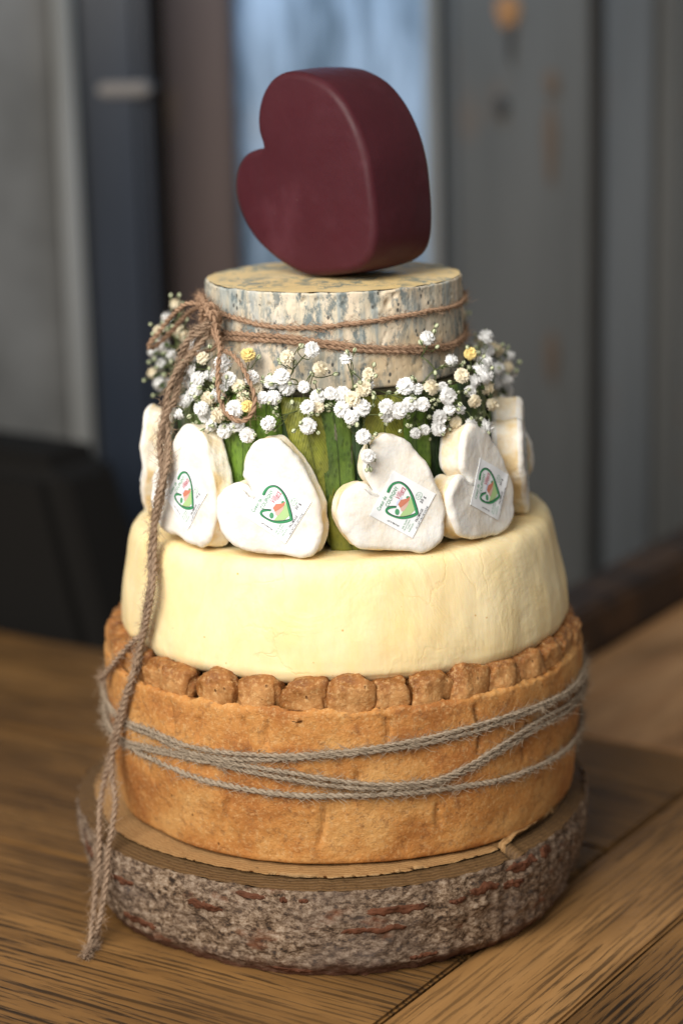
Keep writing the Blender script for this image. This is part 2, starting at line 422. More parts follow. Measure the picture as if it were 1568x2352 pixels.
# ------------------------------------------------------------------ setting: back wall
wall = empty('back_wall', (0, 0.95, 0)); tag(wall, kind='structure')
YW = 0.95
def wb(xa, xb, mat, name='board', dy=0.0, th=0.03, z0=-0.75, z1=1.25, y_ref=600, parent=wall):
    A, B = on_y(xa, y_ref, YW + dy).x, on_y(xb, y_ref, YW + dy).x
    o = box(name, A, B, YW + dy, YW + dy + th, z0, z1, mat, None, 0.004)
    if parent: o.parent = parent; o.location.y -= parent.location.y; o.location.x -= parent.location.x
    return o
for xa, xb, mt, dy in [(-700, -350, M_BLEFT, 0), (-345, 142, M_BLEFT, 0.004), (146, 192, M_BPALE, -0.01), (196, 392, M_BDARK, 0.02),
                       (392, 548, M_BBROWN, -0.03), (552, 984, M_BLUE, 0.012), (984, 1012, M_BPALE, -0.004), (1014, 1030, M_BDARK, 0.02),
                       (1030, 1049, M_BGREY2, 0.006), (1052, 1356, M_BGREY, 0.0), (1356, 1386, M_BDARK, 0.02), (1388, 1500, M_BGREY2, 0.002),
                       (1500, 1560, M_BGREY, 0.01), (1562, 1760, M_BGREY, 0.004), (1765, 2100, M_BGREY2, 0.0), (2104, 2450, M_BGREY, 0.003)]:
    wb(xa, xb, mt, dy=dy)
bk = wb(-760, 2500, M_BDARK, 'wall_backing', 0.06, 0.01)
def disc(px, py, wx, hz, mat, name='knot', y=YW - 0.0025, parent=wall):
    c_ = on_y(px, py, y); k = 1 / (F / 2.22)
    vs = [(0, -0.002, 0)] + [(math.cos(t)*wx*k*(1+.15*math.sin(3*t)), 0, math.sin(t)*hz*k) for t in [2*PI*i/20 for i in range(20)]]
    fs = [(0, (i+1) % 20 + 1, i+1) for i in range(20)]
    o = link(name, mesh(name, vs, fs), None, [mat]); o.location = c_
    o.parent = parent; o.location.y -= 0.95; return o
disc(1165, 28, 26, 36, M_KNOT); disc(1265, 190, 16, 30, M_KNOT2, 'streak'); disc(1262, 330, 14, 90, M_KNOT2, 'streak')
disc(1265, 820, 15, 60, M_KNOT2, 'streak'); disc(1150, 245, 16, 26, M_BDARK); disc(1170, 90, 9, 50, M_BDARK, 'streak')

# navy post with metal band
post = empty('post', (0, 0.80, 0)); tag(post, 'dark navy upright post with a pale metal band near its top, left of the cake', 'post')
A, B = on_y(196, 300, 0.80).x, on_y(343, 300, 0.80).x
box('shaft', A, B, 0, 0.06, -0.75, 1.2, M_NAVY, post, 0.012)
zb = on_y(290, 205, 0.80).z
box('metal_band', A + 0.014, B + 0.002, -0.008, 0.066, zb - 0.006, zb + 0.006, M_METAL, post, 0.003)

# black box on the table, left
def prism(name, base, top, mat, bev=0.01):
    vs = [Vector(p) for p in base] + [Vector(p) for p in top]
    n_ = len(base)
    fs = [tuple(range(n_))[::-1], tuple(range(n_, 2*n_))] + [(i, (i+1) % n_, n_ + (i+1) % n_, n_ + i) for i in range(n_)]
    bm = bmesh.new(); bv = [bm.verts.new(v) for v in vs]
    for f in fs: bm.faces.new([bv[i] for i in f])
    bmesh.ops.recalc_face_normals(bm, faces=bm.faces)
    bmesh.ops.bevel(bm, geom=bm.edges[:], offset=bev, segments=3, affect='EDGES')
    me = bpy.data.meshes.new(name); bm.to_mesh(me); bm.free()
    return link(name, me, None, [mat])
o = link('floor', mesh('floor', [(-4, -3, -0.78), (4, -3, -0.78), (4, 3, -0.78), (-4, 3, -0.78)], [(0, 1, 2, 3)], False), None, [M_BROWNDK]); tag(o, kind='structure')
pL, pR = sl(0.475, 0.95), sl(0.475, 0.566)
dv = (pR - pL).normalized(); bk_ = Vector((-dv.y, dv.x, 0)) * 0.12
hb = on_y(60, 1058, pR.y + 0.03).z
tR = on_y(112, 1058, pR.y + 0.02)
up = Vector((0, 0, hb - ZT)); dn = Vector((0, 0, -0.5))
o = prism('black_box', [pL + dn, pR + dn + LD*-.12, pR + dn + LD*-.12 + bk_, pL + dn + bk_], [pL + up + bk_*.2, Vector((tR.x, tR.y, hb)), Vector((tR.x, tR.y, hb)) + bk_*.8, pL + up + bk_], M_SOOT, 0.02)
tag(o, 'blurred matt black box with a sloping side rising behind the table edge at left', 'box')
# dark brown beam, right
qa, qb = sl(0.45, 0.190), sl(1.25, 0.190)
dv = (qb - qa).normalized(); nb = Vector((-dv.y, dv.x, 0)) * 0.05
h1 = Vector((0, 0, 0.036)); h0 = Vector((0, 0, -0.06))
o = prism('wooden_beam', [qa + h0, qb + h0, qb + nb + h0, qa + nb + h0], [qa + h1, qb + h1, qb + nb + h1, qa + nb + h1], M_BROWNDK, 0.005)
tag(o, 'dark brown rough timber beam along the far side of the light bench at right', 'beam')

# ------------------------------------------------------------------ wood slice
slc = empty('wood_slice', (-0.0075, 0, ZT)); tag(slc, 'thick bark-edged round wood slice under the pie', 'wood slice')
def Rs(ph):
    x = math.sin(ph); yv = math.cos(ph)
    r = 0.1505 + 0.0050*max(0, yv)**1.5
    r += 0.0022*math.sin(3*ph + 1) + 0.0012*math.sin(7*ph + 2) + 0.0035*noise.noise(Vector((math.cos(ph)*2, math.sin(ph)*2, 5)))
    if x < 0: r += 0.004*(-x)
    return r
PHC = R(39.5)   # crack direction
def ztop(ph, r):
    z = ZS
    d_ = (ph - PHC + PI) % (2*PI) - PI
    if 0 < d_ < R(70) and r > 0.1385: z += 0.0045 * min(1, d_ / 0.08) * (1 - max(0, (d_ - R(50)) / R(20)))
    return z
NC = 420
prof = [(x, 0) for x in (0.0, 0.05, 0.10, 0.13, 0.1375, 0.140, 0.1425, 0.145, 0.1475, 1.0)]
vs = []
for (r, _) in prof:
    for j in range(NC):
        ph = 2*PI*j/NC
        rr = Rs(ph) - 0.0160 + 0.0060*min(0, math.sin(ph)) + 0.0026*noise.noise(Vector((math.sin(ph)*4, math.cos(ph)*4, 7))) + 0.001*fbm((math.sin(ph)*9, math.cos(ph)*9, 1), 1) if r == 1.0 else min(r, Rs(ph) - 0.011)
        z = ztop(ph, rr) + (0.0006*fbm((rr*math.sin(ph), rr*math.cos(ph), 0), 150) if rr > 0.1 else 0) - 0.0008
        # crack
        d_ = abs((ph - PHC + PI) % (2*PI) - PI)
        if d_ < 0.004 and rr > 0.1385: z -= 0.012
        vs.append((rr*math.sin(ph), -rr*math.cos(ph), z - ZT))
link('wood_face', mesh('wood_face', vs, grid_faces(len(prof), NC)), slc, [M_WOODF])
vs = []
for k in range(6):
    for j in range(NC):
        ph = 2*PI*j/NC
        wv = 0.0018*fbm((math.sin(ph)*14, math.cos(ph)*14, 3), 1)
        r0 = Rs(ph) - 0.0160 + 0.0060*min(0, math.sin(ph)) + 0.0026*noise.noise(Vector((math.sin(ph)*4, math.cos(ph)*4, 7))) + 0.001*fbm((math.sin(ph)*9, math.cos(ph)*9, 1), 1); r1 = Rs(ph) - 0.001 + wv
        t = k / 5; rr = r0 + (r1 - r0) * t
        z = ZS + (ztop(ph, r0)-ZS) * (1 - 0.5*t) - 0.001 - 0.0035*t + 0.0007*fbm((rr*math.sin(ph), rr*math.cos(ph), 2), 180)
        if k == 0: z -= 0.0003
        if abs((ph - PHC + PI) % (2*PI) - PI) < 0.004: z -= 0.012
        vs.append((rr*math.sin(ph), -rr*math.cos(ph), z - ZT))
link('inner_bark', mesh('inner_bark', vs, grid_faces(6, NC)), slc, [M_INNER])
NC = 640; NRB = 44
def bark_pt(ph, t, extra=0.0):
    """t 0 top .. 1 bottom"""
    top = Rs(ph) - 0.001 + 0.0018*fbm((math.sin(ph)*14, math.cos(ph)*14, 3), 1)
    r = top + 0.002*math.sin(min(1, t*3)*PI/2) - 0.0035*t**1.6 - 0.010*t**1.6*(1-max(0, math.cos(ph))) - 0.005*max(0, t - 0.85)/0.15
    z = (ZS + (ztop(ph, Rs(ph)-.01)-ZS)*0.5 - 0.0045) * (1 - t) + (ZT + 0.0006) * t
    p = (r*math.sin(ph), -r*math.cos(ph), z)
    e = 0.0017*fbm((p[0], p[1], p[2]*1.4), 50, 4) + 0.0011*fbm(p, 260, 3)
    e *= min(1, t*8 + 0.15)
    z += 0.0012*fbm((p[0], p[1], 1), 120, 3) * (1 if t < 0.9 else 0.3)
    r += e + extra
    return (r*math.sin(ph), -r*math.cos(ph), z - ZT)
vs = [bark_pt(2*PI*j/NC, k/(NRB-1)) for k in range(NRB) for j in range(NC)]
link('bark', mesh('bark', vs, grid_faces(NRB, NC)), slc, [M_BARK])
vs = [(0.13*math.sin(2*PI*j/60), -0.13*math.cos(2*PI*j/60), 0.001) for j in range(60)]
link('underside', mesh('underside', vs, [tuple(range(60))]), slc, [M_INNER])
# scars: (px, py, half width px, half height px)
for (px, py, hw, hh) in [(602, 2042, 44, 11), (682, 2057, 12, 9), (728, 2062, 14, 9), (495, 2082, 50, 15), (300, 2022, 34, 12), (948, 2086, 82, 15), (892, 2130, 90, 12),
                         (1085, 2066, 26, 10), (1150, 2040, 45, 16), (1240, 1985, 40, 18), (1220, 2030, 30, 14), (330, 2115, 50, 16), (690, 2228, 70, 9), (1010, 2190, 40, 9), (215, 1950, 16, 24), (1300, 1930, 20, 20)]:
    P = on_cyl(px, py, 0.158); ph0 = math.atan2(P.x, -P.y); t0 = min(0.93, max(0.10, (-P.z - 0.0115) / 0.048))
    dph = hw / 4300 / 0.158 / max(0.35, math.cos(ph0)); dt = hh / 4300 / 0.048
    vs = []; nu, nv = 26, 9
    sd = random.random()*50
    for i in range(nv):
        for j in range(nu):
            u = j/(nu-1)*2-1; v_ = i/(nv-1)*2-1
            wv = math.sqrt(max(0, 1-abs(u)**3)) * (0.8 + 0.35*noise.noise(Vector((u*3, sd, 0))))
            ed = (1-abs(v_)**4)*(1-abs(u)**6)
            vs.append(bark_pt(ph0 + u*dph, min(0.99, max(0.02, t0 + v_*dt*wv + 0.3*dt*noise.noise(Vector((u*4, v_*2, sd))))), -0.0014 + 0.0022*ed + 0.0010*noise.noise(Vector((u*7, v_*4, sd)))))
    link('bark_scar', mesh('bark_scar', vs, grid_faces(nv, nu, False)), slc, [M_SCAR])

# ------------------------------------------------------------------ pork pie tier
pie = empty('pie', (-0.001, 0, 0)); tag(pie, 'golden brown raised crust pie with a lumpy crimped rim and twine round it', 'pie')
def pie_r(z):
    t = z / 0.083
    return 0.1345 + 0.0052*t + 0.0020*math.sin(t*PI)
NC = 560
cracks = [(math.atan2(P.x, -P.y), z0, z1) for P, z0, z1 in
          [(on_cyl(568, 1680, .14), .052, .078), (on_cyl(622, 1690, .14), .058, .076), (on_cyl(820, 1850, .14), .03, .05), (on_cyl(462, 1670, .14), .055, .075), (on_cyl(1100, 1640, .14), .05, .08), (on_cyl(740, 1900, .14), .004, .03), (on_cyl(1215, 1700, .14), .035, .06), (on_cyl(890, 1660, .14), .062, .08), (on_cyl(395, 1650, .14), .05, .08), (on_cyl(1020, 1890, .14), .01, .028), (on_cyl(520, 1870, .14), .008, .03)]]
zs = np.r_[-0.007, -0.0062, -0.005, np.linspace(-0.003, 0.080, 56), 0.0818, 0.083]
vs = []
for i, z in enumerate(zs):
    for j in range(NC):
        ph = 2*PI*j/NC; r = pie_r(z)
        if i == 0: r -= 0.004
        if i == 1: r -= 0.0015
        if i == len(zs)-1: r -= 0.003
        p = (math.sin(ph)*r, -math.cos(ph)*r, z)
        r += 0.0020*fbm(p, 12, 2) + 0.0007*fbm(p, 60, 4)
        r += 0.0009*noise.noise(Vector((ph*4, z*12, 3)))
        zz = z
        if z > 0.078: zz += 0.0022*fbm((p[0], p[1], 5), 60, 4) + 0.0014*fbm((p[0], p[1], 9), 200, 3)
        for (pc, z0, z1) in cracks:
            d_ = abs(ph - (pc % (2*PI)) - 0.012*math.sin(z*160 + pc*20) - 0.05*(z-z0))
            if d_ < 0.014 and z0 < z < z1: r -= 0.0030*(1 - d_/0.014)*min(1, (z-z0)/.006, (z1-z)/.004)
        vs.append((math.sin(ph)*r, -math.cos(ph)*r, zz))
fs = grid_faces(len(zs), NC)
link('crust', mesh('crust', vs, fs), pie, [M_CRUST])
vs = []
lr = [0.1375, 0.134, 0.128, 0.118, 0.1, 0.05, 0.0]
for r in lr:
    for j in range(120):
        ph = 2*PI*j/120
        vs.append((math.sin(ph)*r, -math.cos(ph)*r, 0.082 + 0.001*fbm((math.sin(ph)*r, math.cos(ph)*r, 0), 60) - (0.003 if r < .13 else 0)))
link('lid', mesh('lid', vs, grid_faces(len(lr), 120)), pie, [M_CRIMP])
# crimped lumps
def lump(seed, w_, h_, d_):
    bm = bmesh.new(); bmesh.ops.create_icosphere(bm, subdivisions=4, radius=1)
    for v in bm.verts:
        p = v.co.copy()
        q = Vector([math.copysign(abs(c)**0.66, c) for c in p])
        q = Vector((q.x*w_, q.y*d_, q.z*h_))
        s_ = Vector((seed*7.3, seed*1.7, seed*3.1))
        k = 1 + 0.24*noise.noise(p*1.3 + s_) + 0.13*noise.noise(p*3 + s_) + 0.04*noise.noise(p*8 + s_)
        k -= 0.05*max(0, 1 - abs(p.x - 0.35*math.sin(seed*5) + 0.2*p.z)*4)
        v.co = q * k
    me = bpy.data.meshes.new('crimp'); bm.to_mesh(me); bm.free()
    me.polygons.foreach_set('use_smooth', [True]*len(me.polygons)); me.materials.append(M_CRIMP)
    return me
lm = [lump(i + 1, 0.0124*random.uniform(.93, 1.08), 0.0108*random.uniform(.95, 1.08), 0.0078*random.uniform(.93, 1.06)) for i in range(16)]
fx = [403, 502, 595, 705, 808, 902, 993, 1087]
phs = []
for x in fx:
    y_ = 1600 - 30 * ((x-790)/400)**2
    P = on_cyl(x, y_, 0.1345); phs.append(math.atan2(P.x, -P.y))
st_ = 0.168; a = phs[-1] + st_
while a < 2*PI + phs[0] - st_*0.6: phs.append(a); a += st_
for i, ph in enumerate(phs):
    o = bpy.data.objects.new('crimp', lm[(i*7) % 16]); COL.objects.link(o); o.parent = pie
    rr = 0.1300 + random.uniform(-.001, .001)
    o.location = (rr*math.sin(ph), -rr*math.cos(ph), 0.0870 + random.uniform(-.0008, .0008))
    o.rotation_euler = (random.uniform(-.15, .2), random.uniform(-.15, .15), ph + random.uniform(-.15, .15)); q_ = random.uniform(.96, 1.05); o.scale = (q_, q_, random.uniform(.9, 1.08))

# ------------------------------------------------------------------ yellow wheel
prof = [(0.0, 0.0913), (0.10, 0.0913), (0.117, 0.0914), (0.1215, 0.0919), (0.1255, 0.0935), (0.1285, 0.0962), (0.1302, 0.1000), (0.1303, 0.104), (0.1302, 0.108), (0.1296, 0.115), (0.1286, 0.122),
        (0.1273, 0.129), (0.1259, 0.136), (0.1243, 0.1430), (0.1226, 0.1490), (0.1206, 0.1535), (0.1178, 0.1566), (0.1140, 0.1579), (0.108, 0.1582), (0.09, 0.158), (0.0, 0.158)]
P2 = [prof[0]] + [tuple(p) for p in resample(cr([Vector((a, b, 0)) for a, b in prof[1:-2]], 8), 0.0013)[:, :2]] + prof[-2:]
def dy(ph, r, z, i):
    if r < 0.1: return r, z
    p = (math.sin(ph)*r, -math.cos(ph)*r, z)
    wr = max(0, math.sin(ph - 0.75))**2
    k = 0.0020*fbm(p, 13, 2) + 0.0008*fbm((p[0], p[1], p[2]*.6), 45, 3) + wr*0.0018*fbm((p[0]*1.5, p[1]*1.5, p[2]*.5), 40, 2)
    if z < 0.098: z += 0.0012*fbm((p[0], p[1], 3), 18, 2)
    if z > 0.155: z += 0.0005*fbm((p[0], p[1], 3), 40, 2)
    return r + k, z
vs, fs = revolve(P2, 360, dy)
o = link('yellow_cheese_wheel', mesh('yellow_cheese_wheel', vs, fs), None, [M_YEL])
o.location.x = 0.0005
tag(o, 'large smooth pale yellow cheese wheel between the pie and the leaf-wrapped cheese', 'cheese')

# ------------------------------------------------------------------ leaf wrapped cheese
LX = -0.0028
lw = empty('leaf_wrapped_cheese', (LX, 0, 0.158)); tag(lw, 'cheese wheel wrapped in green leaves behind the white hearts', 'cheese')
n = NT('leaf_cheese_rind', 0.7, 0.2); n.col(n.mix(n.noise(n.vec(), 60, 4), (0.018, 0.016, 0.010), (0.06, 0.055, 0.025))); M_LBODY = n.m
prof = [(0, 0), (.08, 0), (.0855, .002), (.087, .01), (.0875, .04), (.087, .074), (.0855, .081), (.080, .0832), (0, .0835)]
vs, fs = revolve(prof, 120, lambda ph, r, z, i: (r + (0.001*fbm((math.sin(ph), math.cos(ph), z*10), 8) if r > .05 else 0), z))
link('rind', mesh('rind', vs, fs), lw, [M_LBODY])
def leaf_mat(name, a, b, dk):
    n = NT(name, 0.42, 0.45)
    uv = n.vec((1, 1, 1), 'UV'); obj = n.vec()
    c = n.mix(n.ramp(n.noise(obj, 50, 4, .6), [(.35, 0), (.65, 1)]), a, b)
    cell = n.ramp(n.vor(n.vec((1, 1, .6)), 420), [(0.1, 1), (0.5, 0)])
    c = n.mix(n.math('MULTIPLY', cell, 0.6), c, dk)
    c = n.mix(n.ramp(n.noise(n.vec((1, 1, .5), loc=(7, 7, 7)), 140, 5, .75), [(.50, 0), (.62, .4)]), c, dk)
    u = n.math('ABSOLUTE', n.math('SUBTRACT', n.sep(uv, 0), 0.5))
    # side veins: slanted bands
    sv = n.math('ADD', n.math('MULTIPLY', n.sep(uv, 1), 26.0), n.math('MULTIPLY', u, -16.0))
    sv = n.ramp(n.math('FRACT', sv), [(0.0, 1), (0.10, 0), (0.90, 0), (1.0, 1)])
    c = n.mix(n.math('MULTIPLY', sv, 0.42), c, dk)
    mr = n.ramp(u, [(0.012, 1), (0.03, 0)])
    c = n.mix(n.math('MULTIPLY', mr, 0.75), c, dk)
    st = n.ramp(n.noise(n.vec((1, 1, .35), loc=(4, 4, 1)), 38, 4, .6), [(.54, 0), (.64, 1)])
    c = n.mix(n.math('MULTIPLY', st, 0.65), c, dk)
    wt = n.ramp(n.vor(n.vec(loc=(1, 2, 3)), 260), [(0.03, 1), (0.07, 0)])
    wm = n.ramp(n.noise(obj, 60, 1), [(.58, 0), (.62, 1)])
    c = n.mix(n.math('MULTIPLY', wt, wm), c, (.6, .62, .5))
    n.col(c); n.bump(n.math('ADD', mr, sv), -0.0006, 0.6); n.bump(cell, 0.0003, 0.6); n.bump(n.noise(n.vec((1, 1, .3)), 120, 4), 0.0008, .6)
    n.rough(n.ramp(n.noise(obj, 90, 3), [(.3, .30), (.7, .6)]))
    n.b.inputs['Transmission Weight'].default_value = 0.0
    return n.m
LM = {'bright': leaf_mat('bright_green_leaf', (0.105, 0.20, 0.018), (0.17, 0.28, 0.035), (0.035, 0.075, 0.012)),
      'olive': leaf_mat('olive_yellow_leaf', (0.20, 0.22, 0.028), (0.31, 0.31, 0.05), (0.085, 0.10, 0.018)),
      'dark': leaf_mat('dark_green_leaf', (0.030, 0.062, 0.022), (0.062, 0.105, 0.035), (0.014, 0.024, 0.012)),
      'grey': leaf_mat('grey_brown_leaf', (0.12, 0.125, 0.07), (0.17, 0.165, 0.10), (0.055, 0.05, 0.03)),
      'mid': leaf_mat('mid_green_leaf', (0.075, 0.14, 0.022), (0.14, 0.21, 0.035), (0.022, 0.04, 0.010))}
def leaf(ph0, wid, kind, lift, ztop_=0.083, zbot=0.0, shape='strip', lean=0.0):
    nu, nv = 9, 22; vs = []; uvs = []
    sd = random.random()*99
    for i in range(nv):
        t = i/(nv-1)                     # 0 top 1 bottom
        z = ztop_ + (zbot - ztop_)*t
        if shape == 'strip': wf = 1 - 0.10*abs(t-.4)
        elif shape == 'point': wf = max(0.02, math.sin(min(1, (1-t)*1.15 + 0.02)*PI/2)**0.9)
        elif shape == 'up': wf = max(0.1, math.sin(min(1, t*2.6 + 0.05)*PI/2)**0.7)
        else: wf = max(0.03, math.sin((0.06+0.88*t)*PI)**0.7)
        wf *= 1 + 0.05*noise.noise(Vector((t*5, sd, 0)))
        for j in range(nu):
            u = j/(nu-1)*2-1
            ph = ph0 + u*wid/2*wf/0.088 + lean*(t-.3) + 0.02*noise.noise(Vector((t*2, sd, 3)))
            r = 0.0882 + lift*1.8 + 0.0006*(1-u*u) + 0.0013*noise.noise(Vector((u*1.5, t*4, sd))) + 0.0008*abs(u)**3*math.sin(t*9 + sd) - 0.0007*math.exp(-(u/0.12)**2)
            if z > 0.079: r -= (z-0.079)*0.6
            vs.append((r*math.sin(ph), -r*math.cos(ph), z)); uvs.append(((u+1)/2, t))
    fs = grid_faces(nv, nu, False)
    me = mesh('leaf', vs, fs)
    ul = me.uv_layers.new(name='UVMap')
    for lp in me.loops: ul.data[lp.index].uv = uvs[lp.vertex_index]
    o = link('leaf', me, lw, [LM[kind]])
    md = o.modifiers.new('thick', 'SOLIDIFY'); md.thickness = 0.0004; md.offset = -1
    return o
def phx(px, py=1050, r=0.09):
    P = on_cyl(px, py, r); return math.atan2(P.x - LX, -P.y)
for px0, px1, kind, lift, shape, lean in [
    (400, 446, 'dark', .0006, 'strip', 0), (440, 492, 'mid', .0012, 'strip', 0), (488, 540, 'mid', .0004, 'strip', 0), (520, 552, 'mid', .0010, 'strip', 0.02),
    (540, 592, 'bright', .0018, 'strip', -0.03), (588, 650, 'bright', .0010, 'strip', 0.0), (646, 684, 'dark', .0002, 'strip', 0), (682, 712, 'dark', .0006, 'strip', 0),
    (672, 762, 'olive', .0014, 'point', 0.16), (706, 812, 'grey', .0008, 'point', 0.02), (740, 806, 'mid', .0014, 'strip', 0.06),
    (796, 842, 'dark', .0004, 'strip', 0), (838, 936, 'olive', .0014, 'strip', 0.02), (930, 984, 'bright', .0018, 'strip', 0.0), (978, 1030, 'dark', .0008, 'strip', 0),
    (1020, 1064, 'mid', .0014, 'strip', 0), (1058, 1096, 'dark', .0006, 'strip', 0), (1090, 1124, 'mid', .0010, 'strip', 0)]:
    a, b = phx(px0), phx(px1)
    zt = 0.083; zb_ = 0.0
    if shape == 'up': zt = 0.052
    if shape == 'oval': zt, zb_ = 0.056, 0.018
    leaf((a+b)/2, abs(b-a)*0.088*1.06, kind, lift, zt, zb_, shape, lean)
leaf(phx(800, 1130), 0.022, 'olive', .0026, 0.034, 0.0, 'up', 0.02)
a = phx(1120) + 0.28; kk = 0
while a < 2*PI + phx(404) - 0.2:
    leaf(a, 0.026, ['mid', 'dark', 'olive', 'bright', 'grey'][kk % 5], 0.0006 + 0.0008*(kk % 2)); a += 0.262; kk += 1

# ------------------------------------------------------------------ blue cheese
bc = empty('blue_cheese', (-0.0012, 0, 0.2415)); tag(bc, 'blue-veined cheese drum with twine round it under the red wax heart', 'cheese')
NC = 520
HB = 0.2947 - 0.2415
zs = np.r_[0, 0.001, np.linspace(0.002, HB - 0.0012, 62), HB - 0.0005, HB]
pits = []
rp = random.Random(11)
for k in range(260):
    pits.append((rp.uniform(-1.4, 1.4), rp.uniform(0.008, HB - 0.003), rp.uniform(0.0004, 0.0010)))
for (px, py, s_) in [(895, 697, .0024), (703, 691, .0020), (870, 705, .0015), (735, 690, .0014), (622, 700, .0014), (640, 705, .0012), (795, 700, .0012), (880, 670, .0018), (910, 680, .0016)]:
    P = on_cyl(px, py, 0.0725); pits.append((math.atan2(P.x, -P.y), P.z - 0.2415, s_))
vs = []
for i, z in enumerate(zs):
    for j in range(NC):
        ph = 2*PI*j/NC; r = 0.0728 - 0.0006*(z/HB)
        if i == 0: r -= 0.002
        if i == len(zs)-1: r -= 0.0012
        p = (math.sin(ph)*r, -math.cos(ph)*r, z)
        r += 0.0008*fbm((p[0], p[1], p[2]*.25), 45, 3) + 0.0005*fbm((p[0], p[1], p[2]*.6), 200, 3)
        if i > len(zs)-4: r += 0.0005*fbm((p[0], p[1], 7), 150, 2)
        zz = z + (0.0007*fbm((p[0], p[1], 2), 90, 3) if i > len(zs)-4 else 0)
        pp = (ph + PI) % (2*PI) - PI
        for (pc, pz, ps) in pits:
            da = (pp - pc)*0.073
            if abs(da) < ps*1.5 and abs(z-pz) < ps*1.9:
                q = (da/ps)**2 + ((z-pz)/(ps*1.3))**2
                if q < 1.2: r -= ps*1.1*math.exp(-q*2.2)
        vs.append((math.sin(ph)*r, -math.cos(ph)*r, zz))
link('rind', mesh('rind', vs, grid_faces(len(zs), NC)), bc, [M_RIND])
vs = []; lr = [0.0712, 0.0700, 0.068, 0.064, 0.058, 0.050, 0.040, 0.03, 0.02, 0.01, 0.0]
for r in lr:
    for j in range(240):
        ph = 2*PI*j/240
        p = (math.sin(ph)*r, -math.cos(ph)*r, 0)
        rr = r + (0.0011*fbm((p[0], p[1], HB*.25), 45, 3) if r > .066 else 0)
        vs.append((math.sin(ph)*rr, -math.cos(ph)*rr, HB + 0.0003 + 0.0005*fbm(p, 80, 4)))
link('cut_face', mesh('cut_face', vs, grid_faces(len(lr), 240)), bc, [M_PASTE])

# ------------------------------------------------------------------ heart solids
def heart_mesh(name, outline, thick, edge, side_fn, face_fn, mats, ns=1, seed=0, inset_profile=None):
    """outline Nx2 (ccw), local x right, y = depth back (0 face .. thick), z up"""
    N = len(outline); O = np.array(outline)
    T = np.roll(O, -1, 0) - np.roll(O, 1, 0); T /= np.linalg.norm(T, axis=1)[:, None]
    Nn = np.stack([T[:, 1], -T[:, 0]], 1)
    cen = O.mean(0)
    rings = []
    for s_ in (0.0, 0.15, 0.35, 0.55, 0.72, 0.86):
        rings.append((s_, None, 0.0, 0))
    K = 7
    for k in range(K+1):
        a_ = k/K*PI/2; rings.append((None, edge*(1-math.sin(a_)), edge*(1-math.cos(a_)), 0))
    M_ = 14
    for k in range(1, M_):
        t = k/M_; rings.append((None, side_fn(t), edge + (thick - 2*edge)*t, 1))
    for k in range(K+1):
        a_ = (1-k/K)*PI/2; rings.append((None, edge*(1-math.sin(a_)), thick - edge*(1-math.cos(a_)), 0))
    for s_ in (0.8, 0.4, 0.0): rings.append((s_, None, thick, 2))
    for _ in range(3): Nn = Nn + np.roll(Nn, 1, 0) + np.roll(Nn, -1, 0); Nn /= np.linalg.norm(Nn, axis=1)[:, None]
    inn = O - Nn*edge
    vs = []
    for (s_, ins, dep, kd) in rings:
        for j in range(N):
            if s_ is not None: q = cen + (inn[j]-cen)*s_
            else: q = O[j] - Nn[j]*ins
            x, z = q
            d = dep
            if kd == 0 and dep < thick*0.3: d = dep - face_fn(x, z)
            p = Vector((x, d, z))
            vs.append(p)
    fs = grid_faces(len(rings), N)
    return vs, fs, rings, N
# red wax heart (outline in D px -> face plane)
YAW = R(42); KX = 4130.0
hp = [(617, 333), (607, 300), (605, 262), (613, 220), (632, 183), (660, 162), (692, 157), (735, 166), (778, 192), (814, 240), (841, 302), (857, 370), (864, 440), (866, 500), (862, 550), (848, 588), (818, 612), (775, 624), (735, 632), (700, 631), (660, 615), (622, 590), (588, 556), (562, 512), (546, 465), (543, 425), (551, 385), (570, 354), (596, 340)]
hc = (706, 398)
o2 = [Vector(((x - hc[0]) / math.cos(YAW) / KX, -(y - hc[1]) / KX * 0.975, 0)) for x, y in hp]
ol = resample(cr(o2, 8, True), 0.0028, True)[:, :2]
area2 = sum(ol[i][0]*ol[(i+1) % len(ol)][1] - ol[(i+1) % len(ol)][0]*ol[i][1] for i in range(len(ol)))
if area2 < 0: ol = ol[::-1]
vs, fs, rg, N_ = heart_mesh('red_wax_heart', ol, 0.052, 0.0046, lambda t: -0.0012*math.sin(t*PI), lambda x, z: 0.0012*max(0, 1-(x*x+z*z)/0.003), [])
vs = [v + Vector((0.0007*fbm(v, 18, 2), 0.0004*fbm(v + Vector((1, 2, 3)), 20, 2), 0.0007*fbm(v + Vector((4, 0, 1)), 18, 2))) for v in vs]
o = link('wax_heart', mesh('wax_heart', vs, fs), None, [M_WAX])
zmin = min(v.z for v in vs)
o.rotation_euler = (0, 0, -YAW)
P = on_y(692, 400, -0.012)
o.location = (P.x, P.y, 0.2948 - zmin)
tag(o, 'large dark red waxed heart-shaped cheese standing on its side on top of the tower', 'cheese')
WAXLOC = o.location.copy()

# small white hearts
sp = [(545, 880), (500, 790), (440, 690), (432, 600), (450, 500), (490, 390), (550, 300), (640, 235), (740, 205), (850, 225), (960, 290), (1070, 400), (1170, 530), (1250, 670), (1320, 820), (1375, 980), (1405, 1140), (1415, 1290), (1395, 1440), (1330, 1555), (1220, 1630), (1080, 1648), (900, 1630), (700, 1605), (520, 1590), (350, 1540), (210, 1430), (120, 1280), (85, 1120), (105, 975), (175, 860), (280, 785), (390, 755), (480, 785)]
CX, CZ = 760, 950; KS = 4.45e-5
def s2l(x, y): return ((x-CX)*KS, -(y-CY_)*KS)
CY_ = 950
